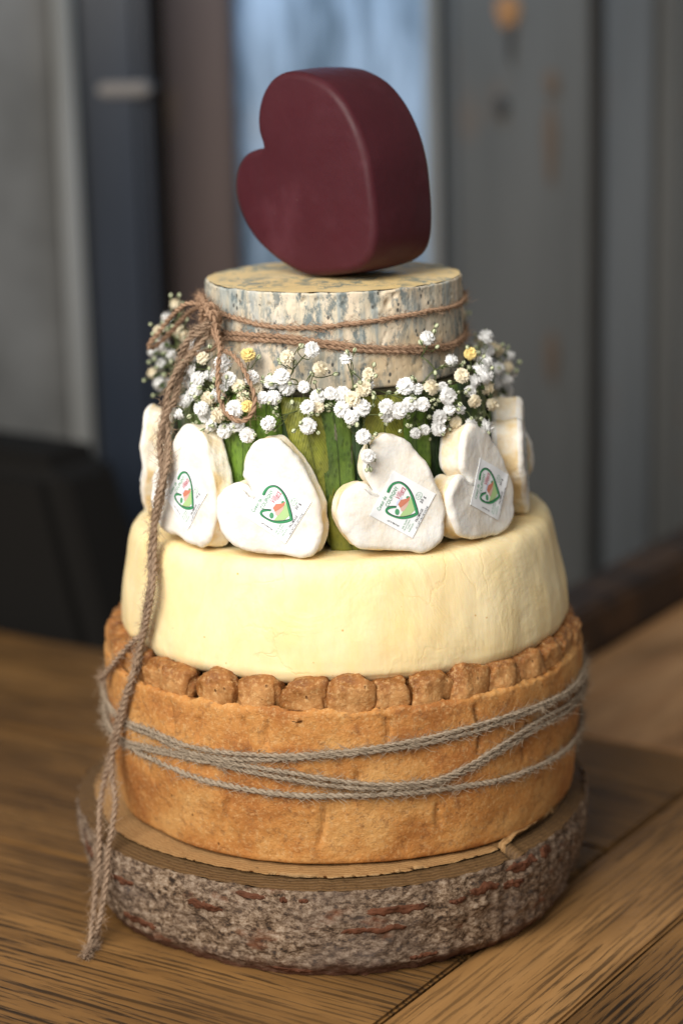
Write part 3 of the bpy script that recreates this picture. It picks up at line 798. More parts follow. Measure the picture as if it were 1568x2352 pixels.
# shared label print geometry -------------------------------------------------
def lab(x, y):   # photo crop px -> label frame (-1..1)
    dx, dyy = x - 851, -(y - 1051)
    return (dx*math.cos(R(58)) + dyy*math.sin(R(58)))/300, (dx*math.cos(R(148)) + dyy*math.sin(R(148)))/300
LH = 300*KS*1.0
lcx, lcz = (851-CX)*KS + 0.0012, -(1051-CY_)*KS
U_ = (math.cos(R(58)), math.sin(R(58))); V_ = (math.cos(R(148)), math.sin(R(148)))
def l2w(u, v):   # label frame -> heart local x,z
    return lcx + LH*(u*U_[0] + v*V_[0]), lcz + LH*(u*U_[1] + v*V_[1])
def text_geo(s, cu, cv, width, rot=0.0, height=None, shear=0.0):
    c = bpy.data.curves.new('t', 'FONT'); c.body = s; c.align_x = 'CENTER'; c.align_y = 'CENTER'; c.resolution_u = 2; c.shear = shear
    c.offset = 0.004
    o = bpy.data.objects.new('t', c); COL.objects.link(o)
    bpy.context.view_layer.update()
    me = bpy.data.meshes.new_from_object(o.evaluated_get(bpy.context.evaluated_depsgraph_get()))
    V = [(v.co.x, v.co.y) for v in me.vertices]; Fc = [tuple(p.vertices) for p in me.polygons]
    bpy.data.objects.remove(o); bpy.data.curves.remove(c); bpy.data.meshes.remove(me)
    xs = [v[0] for v in V]; ys = [v[1] for v in V]
    mx, my = (max(xs)+min(xs))/2, (max(ys)+min(ys))/2; k = width/(max(xs)-min(xs))
    ky = k if height is None else height/(max(ys)-min(ys))
    out = []
    for x, y in V:
        a, b = (x-mx)*k, (y-my)*ky
        out.append((cu + a*math.cos(rot) - b*math.sin(rot), cv + a*math.sin(rot) + b*math.cos(rot)))
    return out, Fc
def join(geos):
    V, Fc = [], []
    for v, f in geos:
        o_ = len(V); V += v; Fc += [tuple(i+o_ for i in q) for q in f]
    return V, Fc
G_TXT = join([text_geo('Coeur de', -.36, .80, .62, height=.15), text_geo('COUPIGNY', .06, .57, .88, height=.15)])
G_ADR = join([text_geo(s, -.66 , -.44 - .10*i, wd, height=.06) for i, (s, wd) in enumerate([('SARL VILLIERS', .42), ('1 Rte Les Communes', .5), ('Coupigny', .24), ('76390 ILLOIS', .38)])] +
             [text_geo('FR', .6, -.33, .06, height=.05), text_geo('76.372.001', .6, -.41, .2, height=.05), text_geo('CE', .6, -.49, .06, height=.05)])
def ring_geo(cu, cv, a, b, w_, n_=28):
    V = []; 
    for i in range(n_):
        t = 2*PI*i/n_; V += [(cu+a*math.cos(t), cv+b*math.sin(t)), (cu+(a-w_)*math.cos(t), cv+(b-w_)*math.sin(t))]
    return V, [(2*i, 2*((i+1) % n_), 2*((i+1) % n_)+1, 2*i+1) for i in range(n_)]
G_ADR = join([G_ADR, ring_geo(.6, -.41, .155, .13, .012)])
G_BLK = join([text_geo('30 g', .54, -.64, .30, height=.16), text_geo('FROMAGE', -.07, -.80, .56, height=.10), text_geo('AU LAIT CRU DE VACHE', -.10, -.94, 1.0, height=.075), text_geo('24% de Mat.Gr.S/PT', -.84, 0.0, .55, rot=PI/2, height=.065)])
G_RED = text_geo('Villiers', .36, .33, .50, height=.22, shear=0.35)
G_RED = join([G_RED, ([(.30, .19), (.62, .19), (.62, .205), (.30, .205)], [(0, 1, 2, 3)])])
def ribbon(pts, dx=0, dy_=0, wk=1.0):
    C = cr([Vector((lab(x+dx, y+dy_)[0], lab(x+dx, y+dy_)[1], w_/300)) for x, y, w_ in pts], 6)
    V = []
    for i, p in enumerate(C):
        t = (C[min(i+1, len(C)-1)] - C[max(i-1, 0)]); t = Vector((t.x, t.y)).normalized(); nn = Vector((-t.y, t.x))
        w_ = p.z*wk*0.42
        V += [(p.x + nn.x*w_, p.y + nn.y*w_), (p.x - nn.x*w_, p.y - nn.y*w_)]
    return V, [(2*i, 2*i+1, 2*i+3, 2*i+2) for i in range(len(C)-1)]
rb1 = [(670, 895, 36), (690, 850, 38), (725, 808, 34), (775, 788, 26), (830, 792, 20), (885, 830, 20), (930, 890, 24), (965, 970, 30), (990, 1060, 34), (1008, 1130, 36), (1016, 1190, 36)]
rb2 = [(1020, 1178, 34), (950, 1202, 36), (870, 1214, 32), (790, 1208, 22), (715, 1180, 16), (655, 1140, 24), (642, 1105, 32), (672, 1082, 32), (715, 1076, 24), (765, 1078, 16)]
G_EMB = join([ribbon(rb1), ribbon(rb2)]); G_EMS = join([ribbon(rb1, 9, -7), ribbon(rb2, 4, -10, 0.9)])
def poly(pts): return [lab(x, y) for x, y in pts], [tuple(range(len(pts)))]
G_HILL = poly([(960, 960), (975, 1060), (995, 1130), (940, 1180), (850, 1195), (800, 1195), (850, 1130), (905, 1060)])
G_TREE = join([poly([(775+28*math.cos(t), 1135+38*math.sin(t)) for t in [k*PI/6 for k in range(12)]]), poly([(915+22*math.cos(t), 975+20*math.sin(t)) for t in [k*PI/6 for k in range(12)]])])
G_ROOF = poly([(790, 1045), (830, 995), (905, 985), (945, 960), (930, 1010), (880, 1050), (815, 1090)])
G_HWAL = join([poly([(815, 1092), (880, 1052), (925, 1015), (915, 1060), (860, 1130), (828, 1135)])])
G_SKY2 = poly([(765, 1060), (770, 1020), (810, 980), (850, 960), (840, 985), (800, 1020), (785, 1060)])

FLAT_R = 0.0175
def face_f(seed):
    def f(x, z):
        d = math.hypot(x - lcx, z - lcz)
        k = min(1, max(0, (d - 0.010)/0.012))
        return 0.0006*fbm((x, z, seed), 90, 3)*k + 0.0013*fbm((x, z, seed + 5), 45, 2)*(0.25 + .75*k) + 0.0008
    return f
def make_small_heart(phi_deg, rad, label, seed, roll=0.0, tilt=6.0, sx=1.0, z0=0.158, thick=0.0165, yaw=None):
    rnd = random.Random(seed)
    pts = []
    for i, (x, y) in enumerate(sp):
        a, b = (x-CX)*KS*sx, -(y-CY_)*KS
        pts.append(Vector((a*(1+rnd.uniform(-.02, .02)), b*(1+rnd.uniform(-.02, .02)), 0)))
    ol = resample(cr(pts, 7, True), 0.0015, True)[:, :2]
    ar = sum(ol[i][0]*ol[(i+1) % len(ol)][1] - ol[(i+1) % len(ol)][0]*ol[i][1] for i in range(len(ol)))
    if ar < 0: ol = ol[::-1]
    ff = face_f(seed)
    vs, fs, rg, N_ = heart_mesh('h', ol, thick, 0.0032, lambda t: 0.0011*math.sin(t*PI)**0.7*(1 if seed % 2 else .4), ff, [])
    out = []
    for v in vs:
        if v.y > 0.003:
            q = Vector((v.x, v.y*1.6, v.z)) + Vector((seed, 0, 0))
            out.append(v + Vector((0.0008*fbm(q, 80, 4), 0.0005*fbm(q + Vector((3, 3, 3)), 60, 2), 0.0008*fbm(q + Vector((7, 1, 2)), 80, 4))))
        else:
            q = Vector((v.x, 0, v.z)) + Vector((seed, 0, 0))
            e = min(1, max(0, (math.hypot(v.x-lcx, v.z-lcz) - 0.016)/0.01))
            out.append(v + Vector((0.0008*fbm(q, 120, 3)*e, 0, 0.0008*fbm(q + Vector((7, 1, 2)), 120, 3)*e)))
    me = mesh('white_heart_cheese', out, fs)
    o = link('white_heart_cheese', me, None, [M_WHITE, M_WSIDE])
    mi = []
    for i in range(len(fs)):
        ring = i // N_; mi.append(1 if 13 <= ring <= 26 else 0)
    me.polygons.foreach_set('material_index', mi)
    ph = R(phi_deg)
    Rm = Matrix.Rotation(R(yaw if yaw is not None else phi_deg), 4, 'Z') @ Matrix.Rotation(R(-tilt), 4, 'X') @ Matrix.Rotation(R(roll), 4, 'Y')
    zm = min((Rm @ v).z for v in out)
    o.matrix_world = Matrix.Translation((rad*math.sin(ph) + LX, -rad*math.cos(ph), z0 - zm)) @ Rm
    tag(o, label, 'cheese', 'white heart cheeses standing round the leaf-wrapped cheese')
    # label
    def lay(geo, off, name, mat, parent, dense=False):
        V = []
        for (u, v) in geo[0]:
            x, z = l2w(u, v); V.append((x, -ff(x, z) - off, z))
        me_ = mesh(name, V, geo[1], False)
        return link(name, me_, parent, [mat])
    nq = 28
    gp = [(-1 + 2*i/nq, -1 + 2*j/nq) for i in range(nq+1) for j in range(nq+1)]
    gf = [(i*(nq+1)+j, (i+1)*(nq+1)+j, (i+1)*(nq+1)+j+1, i*(nq+1)+j+1) for i in range(nq) for j in range(nq)]
    lb = lay((gp, gf), 0.00045, 'label', M_PAPER, o)
    md = lb.modifiers.new('t', 'SOLIDIFY'); md.thickness = 0.00025; md.offset = 0
    b0 = 0.00066
    lay(G_SKY2, b0 + .00002, 'farmhouse_sky', M_SKYI, lb); lay(G_HILL, b0 + .00004, 'farmhouse_hill', M_GRASS, lb)
    lay(G_TREE, b0 + .00006, 'farmhouse_trees', M_PGREEN, lb); lay(G_HWAL, b0 + .00008, 'farmhouse_wall', M_HOUSE, lb); lay(G_ROOF, b0 + .0001, 'farmhouse_roof', M_TERRA, lb)
    lay(G_EMS, b0 + .00012, 'heart_emblem_shadow', M_BLACK, lb); lay(G_EMB, b0 + .00015, 'heart_emblem', M_GREEN, lb)
    lay(G_TXT, b0 + .00018, 'lettering', M_PGREEN, lb); lay(G_ADR, b0 + .00018, 'lettering', M_PGREEN, lb)
    lay(G_BLK, b0 + .00018, 'lettering', M_BLACK, lb); lay(G_RED, b0 + .0002, 'lettering', M_RED, lb)
    return o
HEARTS = [(-92, 0.1065, -98, 'white heart cheese edge-on at the far left, partly behind the hanging twine', 3, 38, 5),
          (-49, 0.1100, -50, 'white heart cheese beside the hanging twine, facing left with its cut edge showing', 4, 2, 9),
          (-18.5, 0.1115, -14, 'front white heart cheese left of centre with a readable square label', 5, 0, 7),
          (15.5, 0.1115, 14, 'front white heart cheese right of centre with a flower drooping over its lobe', 6, 0, 7),
          (45.0, 0.1110, 50, 'white heart cheese on the right, turned half away, its label foreshortened', 7, -2, 7),
          (80.0, 0.1085, 84, 'blurred white heart cheese seen edge-on at the far right', 8, 42, 4),
          (116.0, 0.1125, 122, 'white heart cheese at the back right, only its upper lobe showing', 9, 0, 4)]
for (pd, rad, yw_, lb_, sd, rl, tl) in HEARTS: make_small_heart(pd, rad, lb_, sd, rl, tl, yaw=yw_)

# ------------------------------------------------------------------ twine
def frames(P):
    P = [Vector(p) for p in P]; T = []
    for i in range(len(P)):
        T.append((P[min(i+1, len(P)-1)] - P[max(i-1, 0)]).normalized())
    Nn = []; ref = Vector((0, 0, 1)) if abs(T[0].z) < .9 else Vector((1, 0, 0))
    nrm = (ref - T[0]*ref.dot(T[0])).normalized()
    for t in T:
        nrm = (nrm - t*nrm.dot(t)).normalized(); Nn.append(nrm)
    return P, T, Nn
def tube(P, rad, ns=6, taper=None, V=None, Fc=None, cap=True):
    V = [] if V is None else V; Fc = [] if Fc is None else Fc
    P, T, Nn = frames(P); off = len(V)
    for i, (p, t, n_) in enumerate(zip(P, T, Nn)):
        b = t.cross(n_); r = rad(i/(len(P)-1)) if callable(rad) else rad
        for k in range(ns):
            a_ = 2*PI*k/ns; V.append(p + (n_*math.cos(a_) + b*math.sin(a_))*r)
    for i in range(len(P)-1):
        for k in range(ns):
            k2 = (k+1) % ns; Fc.append((off+i*ns+k, off+i*ns+k2, off+(i+1)*ns+k2, off+(i+1)*ns+k))
    return V, Fc
def strand(path, r=0.00125, pitch=0.0085, plies=2, fuzz=900, seed=0, closed=False, step=0.0008, fz=0.004, fray=False):
    """twisted jute strand + loose fibres, one mesh"""
    rnd = random.Random(seed)
    P = resample(path, step)
    P, T, Nn = frames([Vector(p) for p in P])
    V, Fc = [], []
    ph0 = rnd.random()*6
    for q in range(plies):
        pts = []
        for i, (p, t, n_) in enumerate(zip(P, T, Nn)):
            b = t.cross(n_); a_ = ph0 + 2*PI*(i*step/pitch) + 1.3*noise.noise(Vector((i*step*45, seed*2.1, 4))) + 2*PI*q/plies
            wob = 1 + 0.45*noise.noise(Vector((i*step*160, q*3.3, seed)))
            pts.append(p + (n_*math.cos(a_) + b*math.sin(a_))*r*0.52*wob)
        tube(pts, lambda s_: r*0.60*(1 + 0.45*noise.noise(Vector((s_*len(P)*step*260, q, seed*1.3)))), 6, None, V, Fc)
    L = len(P)*step
    for k in range(int(fuzz*L*1.6)):
        i = rnd.randrange(1, len(P)-1)
        if fray and rnd.random() < 0.08: i = max(1, len(P) - 1 - int(rnd.random()*14))
        t, n_ = T[i], Nn[i]; b = t.cross(n_); a_ = rnd.random()*2*PI
        o_ = n_*math.cos(a_) + b*math.sin(a_)
        p0 = P[i] + o_*r*0.95; l_ = fz*rnd.random()**2*1.5 + 0.0012
        d1 = (o_*rnd.uniform(.2, 1) + t*rnd.choice((-1, 1))*rnd.uniform(.5, 1.5)).normalized()
        d2 = (d1 + Vector((rnd.uniform(-.8, .8), rnd.uniform(-.8, .8), rnd.uniform(-.8, .8)))).normalized()
        p1 = p0 + d1*l_*.5; p2 = p1 + d2*l_*.5
        sd_ = d1.cross(Vector((rnd.uniform(-1, 1), rnd.uniform(-1, 1), rnd.uniform(-1, 1)))).normalized()*0.0001
        o0 = len(V); V += [p0-sd_, p0+sd_, p1-sd_, p1+sd_, p2]
        Fc += [(o0, o0+1, o0+3, o0+2), (o0+2, o0+3, o0+4)]
    return mesh('strand', V, Fc)
def cylpath(pxs, rfun, n_=8, back=True, x0=0.0):
    """photo path on a tier wall; closes round the back"""
    q = []
    for (x, y) in pxs:
        P = on_cyl(x - x0*4300, y, rfun(0)); 
        for _ in range(3): P = on_cyl(x - x0*4300, y, rfun(P.z))
        q.append((math.atan2(P.x, -P.y), P.z))
    if back:
        (a0, z0_), (a1, z1_) = q[-1], (q[0][0] + 2*PI, q[0][1])
        k = 8
        for i in range(1, k+1):
            t = i/k; q.append((a0 + (a1-a0)*t, z0_ + (z1_-z0_)*t + 0.0015*math.sin(t*9)))
    C = cr([Vector((a, z, 0)) for a, z in q], n_)
    return [Vector((rfun(c.y)*math.sin(c.x), -rfun(c.y)*math.cos(c.x), c.y)) for c in C]

pr = lambda z: pie_r(max(0, min(.083, z))) + 0.0016
UPa = [(289, 1653), (355, 1680), (432, 1714), (509, 1728), (590, 1733), (662, 1733), (778, 1726), (947, 1705), (1088, 1670), (1229, 1622), (1320, 1575)]
MIa = [(278, 1695), (355, 1716), (470, 1741), (547, 1758), (662, 1778), (778, 1795), (867, 1802), (996, 1794), (1088, 1756), (1169, 1707), (1250, 1655), (1320, 1612)]
LOa = [(316, 1726), (393, 1760), (470, 1789), (547, 1806), (662, 1824), (804, 1830), (907, 1826), (996, 1816), (1080, 1802), (1149, 1790), (1229, 1764), (1320, 1706)]
tp = empty('pie_twine', (-0.001, 0, 0.02)); tag(tp, 'greyish jute twine wound in crossing strands round the pie crust', 'twine')
def addstrand(parent, path, mat, **kw):
    me = strand(path, **kw); o = link('strand', me, parent, [mat]); o.location = -Vector(parent.location) + Vector((parent.location.x, 0, 0)); return o
for i, (L_, offy) in enumerate([(UPa, 0), (UPa, 10), (MIa, -2), (MIa, 9), (LOa, 0)]):
    pth = [(x, y + offy + 2.5*math.sin(x*.011 + i*2)) for x, y in L_]
    addstrand(tp, cylpath(pth, pr), M_TW2, r=0.00122 if i < 4 else 0.0015, pitch=0.0085, seed=i+1, fuzz=3600, fz=0.0065)

# upper twine round the blue cheese
bt = empty('bow_twine', (-0.0012, 0, 0.26)); tag(bt, 'reddish jute twine bow on the blue cheese, its tails hanging to the table', 'twine')
br = lambda z: 0.0728 + 0.0012
U1 = [(497, 712), (540, 728), (600, 745), (660, 752), (730, 752), (800, 745), (860, 738), (930, 726), (1000, 713), (1050, 703)]
U2 = [(505, 762), (560, 766), (620, 770), (680, 775), (740, 784), (800, 792), (860, 798), (930, 800), (1000, 796), (1048, 788)]
for i, (L_, offy) in enumerate([(U1, 0), (U2, 0), (U2, 10)]):
    pth = [(x, y + offy) for x, y in L_]
    if i == 2: pth = [(x, y + 3 - (x-505)*.012) for x, y in pth]
    addstrand(bt, cylpath(pth, br), M_TW1, r=0.0013, pitch=0.008, seed=20+i, fuzz=3000, fz=0.006)
def pxpath(pts, n_=8):
    """pts: (px,py,cyl radius or ('y',Y))"""
    out = []
    for (x, y, r_) in pts:
        if isinstance(r_, tuple): out.append(on_z(x, y, r_[1]) if r_[0] == 'z' else on_y(x, y, r_[1]))
        else: out.append(on_cyl(x, y, r_))
    return cr(out, n_)
def add_w(path, mat, name='strand', **kw):
    me = strand(path, **kw); o = link(name, me, bt, [mat]); o.location = -Vector(bt.location); return o
# knot
add_w(pxpath([(468, 752, .082), (462, 728, .084), (470, 704, .086), (486, 700, .085), (500, 716, .081), (504, 738, .079), (492, 754, .082), (476, 748, .086), (474, 726, .088), (486, 716, .088), (500, 728, .084), (498, 750, .081)]), M_TW1, 'knot', r=0.0016, seed=31, fuzz=4000, fz=0.006)
add_w(pxpath([(455, 690, .078), (462, 680, .080), (472, 700, .086), (484, 724, .089), (492, 742, .087), (490, 765, .083)]), M_TW1, 'knot', r=0.0016, seed=32, fuzz=4000, fz=0.005)
# left loop (behind, blurred)
add_w(pxpath([(488, 715, .083), (460, 700, .084), (428, 698, ('y', -.035)), (396, 724, ('y', -.022)), (364, 764, ('y', -.012)), (344, 788, ('y', -.008)), (343, 800, ('y', -.006)), (356, 796, ('y', -.003)),
              (384, 772, ('y', -.006)), (414, 738, ('y', -.012)), (440, 712, ('y', -.025)), (470, 706, .083), (490, 724, .082)]), M_TW1, 'bow_loop', r=0.0013, seed=33, fuzz=1600)
add_w(pxpath([(512, 768, .076), (500, 790, .078), (478, 806, .082), (450, 812, .084), (425, 808, .086)]), M_TW1, 'strand', r=0.0013, seed=39, fuzz=1600)
# right loop (front)
add_w(pxpath([(492, 738, .087), (500, 768, .090), (505, 800, .096), (502, 840, .101), (500, 880, .104), (506, 920, .106), (520, 950, .107), (545, 966, .107), (568, 962, .107), (582, 940, .107), (584, 910, .106),
              (574, 878, .104), (556, 842, .100), (534, 815, .096), (512, 802, .093), (498, 780, .090), (488, 750, .087)]), M_TW1, 'bow_loop', r=0.00125, seed=34, fuzz=2600, fz=.006)
# tails
TL = [(482, 740, .088), (455, 770, .090), (430, 808, .096), (408, 855, .101), (395, 905, .106), (385, 955, .109), (378, 1010, .113), (372, 1070, .119), (366, 1140, .122), (358, 1210, .124), (350, 1280, .127), (344, 1350, .1335), (338, 1410, .134), (330, 1455, .134)]
E1 = TL + [(316, 1505, .137), (300, 1560, .143), (282, 1620, .1455), (264, 1690, .148), (250, 1745, .150), (240, 1795, .152), (232, 1850, .157), (228, 1900, .162), (226, 1960, .165), (222, 2020, .168), (218, 2080, .172), (212, 2130, .177), (206, 2170, ('z', ZT + .004)), (193, 2202, ('z', ZT + .0016))]
E2 = TL + [(318, 1510, .137), (304, 1562, .143), (285, 1626, .1455), (268, 1690, .148), (258, 1745, .150), (261, 1795, .152), (264, 1840, .156), (258, 1900, .161), (250, 1960, .165), (245, 2010, .168), (236, 2070, .172), (228, 2120, .177), (222, 2155, ('z', ZT + .004)), (218, 2178, ('z', ZT + .0018))]
def wob(path, amp, k, ph):
    """wrap strand around a shared tail path"""
    P = resample(path, 0.0015); P, T, Nn = frames([Vector(p) for p in P]); out = []
    n_ = len(P)
    for i, (p, t, m_) in enumerate(zip(P, T, Nn)):
        s_ = i*0.0015; b = t.cross(m_); a_ = 2*PI*s_/k + ph
        fade = max(0.12, 1 - s_/0.22) if amp > 0 else 1
        out.append(p + (m_*math.cos(a_) + b*math.sin(a_))*amp*fade*min(1, s_/0.01))
    return out
add_w(wob(pxpath(E1), 0.0034, 0.060, 0), M_TW3, 'tail', r=0.00145, pitch=.0085, seed=35, fuzz=4600, fz=.006, fray=True)
add_w(wob(pxpath(E2), 0.0034, 0.050, PI), M_TW3, 'tail', r=0.00145, pitch=.0085, seed=36, fuzz=4600, fz=.006, fray=True)
add_w(wob(pxpath([(x + 3, y, r_ + .001) for x, y, r_ in TL] + [(322, 1490, .137), (312, 1530, .1425)]), 0.0036, 0.07, PI/2), M_TW3, 'tail', r=0.0014, seed=37, fuzz=4200, fz=.006, fray=True)
add_w(wob(pxpath([(x - 1, y, r_ + .0005) for x, y, r_ in TL] + [(310, 1470, .137), (290, 1492, .139), (268, 1515, .1425), (246, 1540, .1445), (234, 1556, ('y', -.04))]), 0.0036, 0.062, 3*PI/2), M_TW3, 'tail', r=0.0014, seed=38, fuzz=4200, fz=.006, fray=True)

# ------------------------------------------------------------------ baby's breath
M_PETAL = NT('white_petal', 0.6, 0.2); M_PETAL.col((0.93, 0.93, 0.92)); M_PETAL = M_PETAL.m
M_CREAM = NT('cream_petal', 0.6, 0.2); M_CREAM.col(M_CREAM.mix(M_CREAM.noise(M_CREAM.vec(), 300, 2), (0.86, 0.74, 0.50), (0.86, 0.82, 0.70))); M_CREAM = M_CREAM.m
M_YPET = flat('yellow_petal', (0.82, 0.64, 0.25)); M_CALYX = flat('green_calyx', (0.075, 0.12, 0.035), .6)
M_STEM = flat('green_stem', (0.085, 0.105, 0.035), .5); M_STEMB = flat('brown_stem', (0.16, 0.10, 0.05), .6)
def translucent(m, col, f=0.2):
    t = m.node_tree; b = t.nodes['Principled BSDF']; o = t.nodes['Material Output']
    tr = t.nodes.new('ShaderNodeBsdfTranslucent'); tr.inputs[0].default_value = (*col, 1); mx = t.nodes.new('ShaderNodeMixShader'); mx.inputs[0].default_value = f
    t.links.new(b.outputs[0], mx.inputs[1]); t.links.new(tr.outputs[0], mx.inputs[2]); t.links.new(mx.outputs[0], o.inputs[0])
translucent(M_PETAL, (.97, .97, .96), .25); translucent(M_CREAM, (.92, .85, .68))
def blossom_mesh(seed, mat, rad=0.0037):
    rnd = random.Random(seed); V, Fc, MI = [], [], []
    # ruffled core
    bm = bmesh.new(); bmesh.ops.create_icosphere(bm, subdivisions=2, radius=1)
    for v in bm.verts:
        p = v.co.copy(); v.co = Vector((p.x, p.y, p.z*.62 + .12))*rad*(.70 + .20*noise.noise(p*3.1 + Vector((seed, 0, 0))))
    V += [v.co.copy() for v in bm.verts]; Fc += [tuple(v.index for v in f.verts) for f in bm.faces]; MI += [0]*len(bm.faces); bm.free()
    for (th0, cnt, ln, tl_) in [(1.35, 13, 1.0, .35), (0.98, 12, .95, .55), (0.62, 9, .9, .75), (0.25, 5, .85, .9)]:
        for k in range(cnt):
            th = th0 + rnd.uniform(-.14, .14); az = 2*PI*(k + rnd.uniform(-.3, .3))/cnt + th0*3
            d = Vector((math.sin(th)*math.cos(az), math.sin(th)*math.sin(az), math.cos(th)*.8))
            sd_ = Vector((-math.sin(az), math.cos(az), rnd.uniform(-.35, .35))).normalized()
            pol = Vector((math.cos(az)*math.cos(th), math.sin(az)*math.cos(th), -math.sin(th)))
            w_ = rad*rnd.uniform(.20, .30); base = d*rad*.50
            out_ = (d*tl_ + pol*(1.05 - tl_)).normalized()
            mid = base + out_*rad*.30*ln; tip = base + out_*rad*.56*ln*rnd.uniform(.9, 1.15) + pol*rad*.06
            o0 = len(V)
            V += [base - sd_*w_*.4, base + sd_*w_*.4, mid - sd_*w_, mid + sd_*w_, tip - sd_*w_*.85, mid.lerp(tip, rnd.uniform(.6, .85)), tip + sd_*w_*.8]
            Fc += [(o0, o0+1, o0+3, o0+2), (o0+2, o0+3, o0+5), (o0+2, o0+5, o0+4), (o0+3, o0+6, o0+5)]; MI += [0]*4
    # calyx cup
    o0 = len(V); nn = 7
    for (r_, z_) in [(0.0003, -rad*.75), (rad*.26, -rad*.55), (rad*.32, -rad*.2), (rad*.3, 0.0)]:
        for k in range(nn): V.append(Vector((r_*math.cos(2*PI*k/nn), r_*math.sin(2*PI*k/nn), z_)))
    cf = grid_faces(4, nn, True, o0); Fc += cf; MI += [1]*len(cf)
    me = mesh('blossom', V, Fc, False); me.materials.append(mat); me.materials.append(M_CALYX)
    me.polygons.foreach_set('material_index', MI)
    return me
BM = [blossom_mesh(i, M_PETAL, r_) for i, r_ in enumerate((.0038, .0040, .0036, .0042, .0031))]
BC = [blossom_mesh(20 + i, M_CREAM, .0037) for i in range(2)]; BY = [blossom_mesh(30, M_YPET, .0035)]
def bud_mesh():
    V, Fc, MI = [], [], []; nn, nr = 12, 7
    for i in range(nr):
        t = i/(nr-1); r_ = 0.0013*math.sin(0.12 + t*2.75)**.9; z_ = -0.0016 + t*0.0032
        for k in range(nn): V.append((r_*math.cos(2*PI*k/nn), r_*math.sin(2*PI*k/nn), z_))
    for i in range(nr-1):
        for k in range(nn):
            Fc.append((i*nn+k, i*nn+(k+1) % nn, (i+1)*nn+(k+1) % nn, (i+1)*nn+k)); MI.append(1 if (k % 4 == 0) or i == 0 else 0)
    me = mesh('bud', V, Fc); me.materials.append(flat('pale_bud', (0.55, 0.58, 0.38))); me.materials.append(M_CALYX)
    me.polygons.foreach_set('material_index', MI); return me
BUD = bud_mesh()
W, C_, Y_ = 'w', 'c', 'y'
FL = [(716,803,W),(795,823,W),(659,821,C_),(736,848,C_),(847,860,C_),(647,865,W),(658,889,W),(698,889,W),(622,878,W),(628,913,W),(605,913,W),(730,911,W),(759,904,W),(786,907,W),(809,917,C_),(706,935,W),(730,935,C_),(786,940,W),(830,937,W),(807,959,W),(616,972,W),(707,978,W),(834,1003,W),
      (843,881,W),(834,893,C_),(981,776,W),(1115,774,W),(1079,812,Y_),(931,887,W),(1112,834,W),(1114,863,W),(1060,863,C_),(1118,890,C_),(1089,875,W),(1079,899,W),(990,890,C_),(1016,890,W),(1028,910,W),(970,929,W),(916,943,W),(887,934,W),(890,954,W),(1032,940,W),(1055,941,W),(1009,959,W),(1006,984,W),(975,987,W),(953,995,W),(1045,969,C_),(1080,978,W),(1115,981,W),(845,1048,W),(1089,922,C_),(1036,828,W),(958,893,W),(940,930,W),(1100,850,W),(1130,930,C_),
      (466,823,C_),(570,815,Y_),(512,834,W),(439,849,W),(483,861,W),(449,896,W),(423,921,W),(462,939,W),(474,953,W),(441,906,W),(548,888,C_),(578,867,W),(561,916,C_),(568,933,Y_),(539,940,W),(501,954,C_),(486,976,W),(516,990,W),(546,976,W),(568,1000,W),(503,906,W),(515,896,W),(412,951,W),(526,870,W),(590,893,C_),(455,870,W),(434,880,W),(478,918,C_)]
FB = [(403,699,C_),(386,732,W),(408,760,C_),(353,808,W),(373,838,W),(350,857,C_),(367,881,W),(376,791,W),(449,797,W),(395,815,W),(410,850,C_),(390,880,W),(425,775,C_),(365,760,C_),
      (1168,817,W),(1162,872,W),(1142,805,C_),(1142,846,W),(1165,843,C_),(1160,899,W),(1130,800,C_),(1150,920,W),(1120,805,W),(1172,855,W),(1095,820,C_),(1135,880,W),(1085,800,W)]
items = []
rf = random.Random(5)
for (x, y, k) in FL:
    t = min(1, max(0, (y - 790)/150)); r_ = 0.083 + 0.017*t + rf.uniform(-.003, .004)
    if x < 470 or x > 1090: r_ += 0.002
    if (x, y) == (845, 1048): r_ = 0.117
    if (x, y) == (834, 1003): r_ = 0.112
    items.append((on_cyl(x, y, r_), k))
for (x, y, k) in FB:
    items.append((on_y(x, y, rf.uniform(0.0, 0.035) if x > 700 else rf.uniform(.012, .045)), k))
for k in range(26):   # rear of the wreath
    a_ = PI + rf.uniform(-1.15, 1.15); r_ = rf.uniform(.086, .102)
    items.append((Vector((r_*math.sin(a_), -r_*math.cos(a_), rf.uniform(.236, .262))), rf.choice((W, W, C_))))
NS = 16
names = {0: "baby's breath sprig in front of the leaves just left of the middle", }
groups = [[] for _ in range(NS)]
for (P, k) in items:
    a_ = math.atan2(P.x, -P.y) % (2*PI); groups[int(a_/(2*PI)*NS) % NS].append((P, k))
descr = ["baby's breath sprig at the middle front, just right of the tall single bloom", "baby's breath sprig above the right front white heart", "baby's breath sprig with crowded blooms right of the middle", "baby's breath sprig above the turned heart on the right, one bloom high on the twine",
         "blurred baby's breath sprig on the right rim of the wreath", "blurred baby's breath sprig behind the right rim of the wreath", "baby's breath sprig behind the blue cheese towards the right", "baby's breath sprig behind the blue cheese, right of its centre",
         "baby's breath sprig behind the blue cheese, left of its centre", "baby's breath sprig behind the blue cheese towards the left", "blurred baby's breath sprig behind the left bow loop", "blurred baby's breath sprig left of the hanging twine",
         "baby's breath sprig just right of the hanging twine tails", "baby's breath sprig inside the drooping bow loop", "baby's breath sprig right of the drooping bow loop", "baby's breath sprig at the middle front with a bloom against the blue cheese"]
def orient(o, P, d, rnd, jit=.35):
    d = (d + Vector((rnd.uniform(-jit, jit), rnd.uniform(-jit, jit), rnd.uniform(-jit, jit)))).normalized()
    q = d.to_track_quat('Z', 'Y'); o.rotation_mode = 'QUATERNION'; o.rotation_quaternion = q
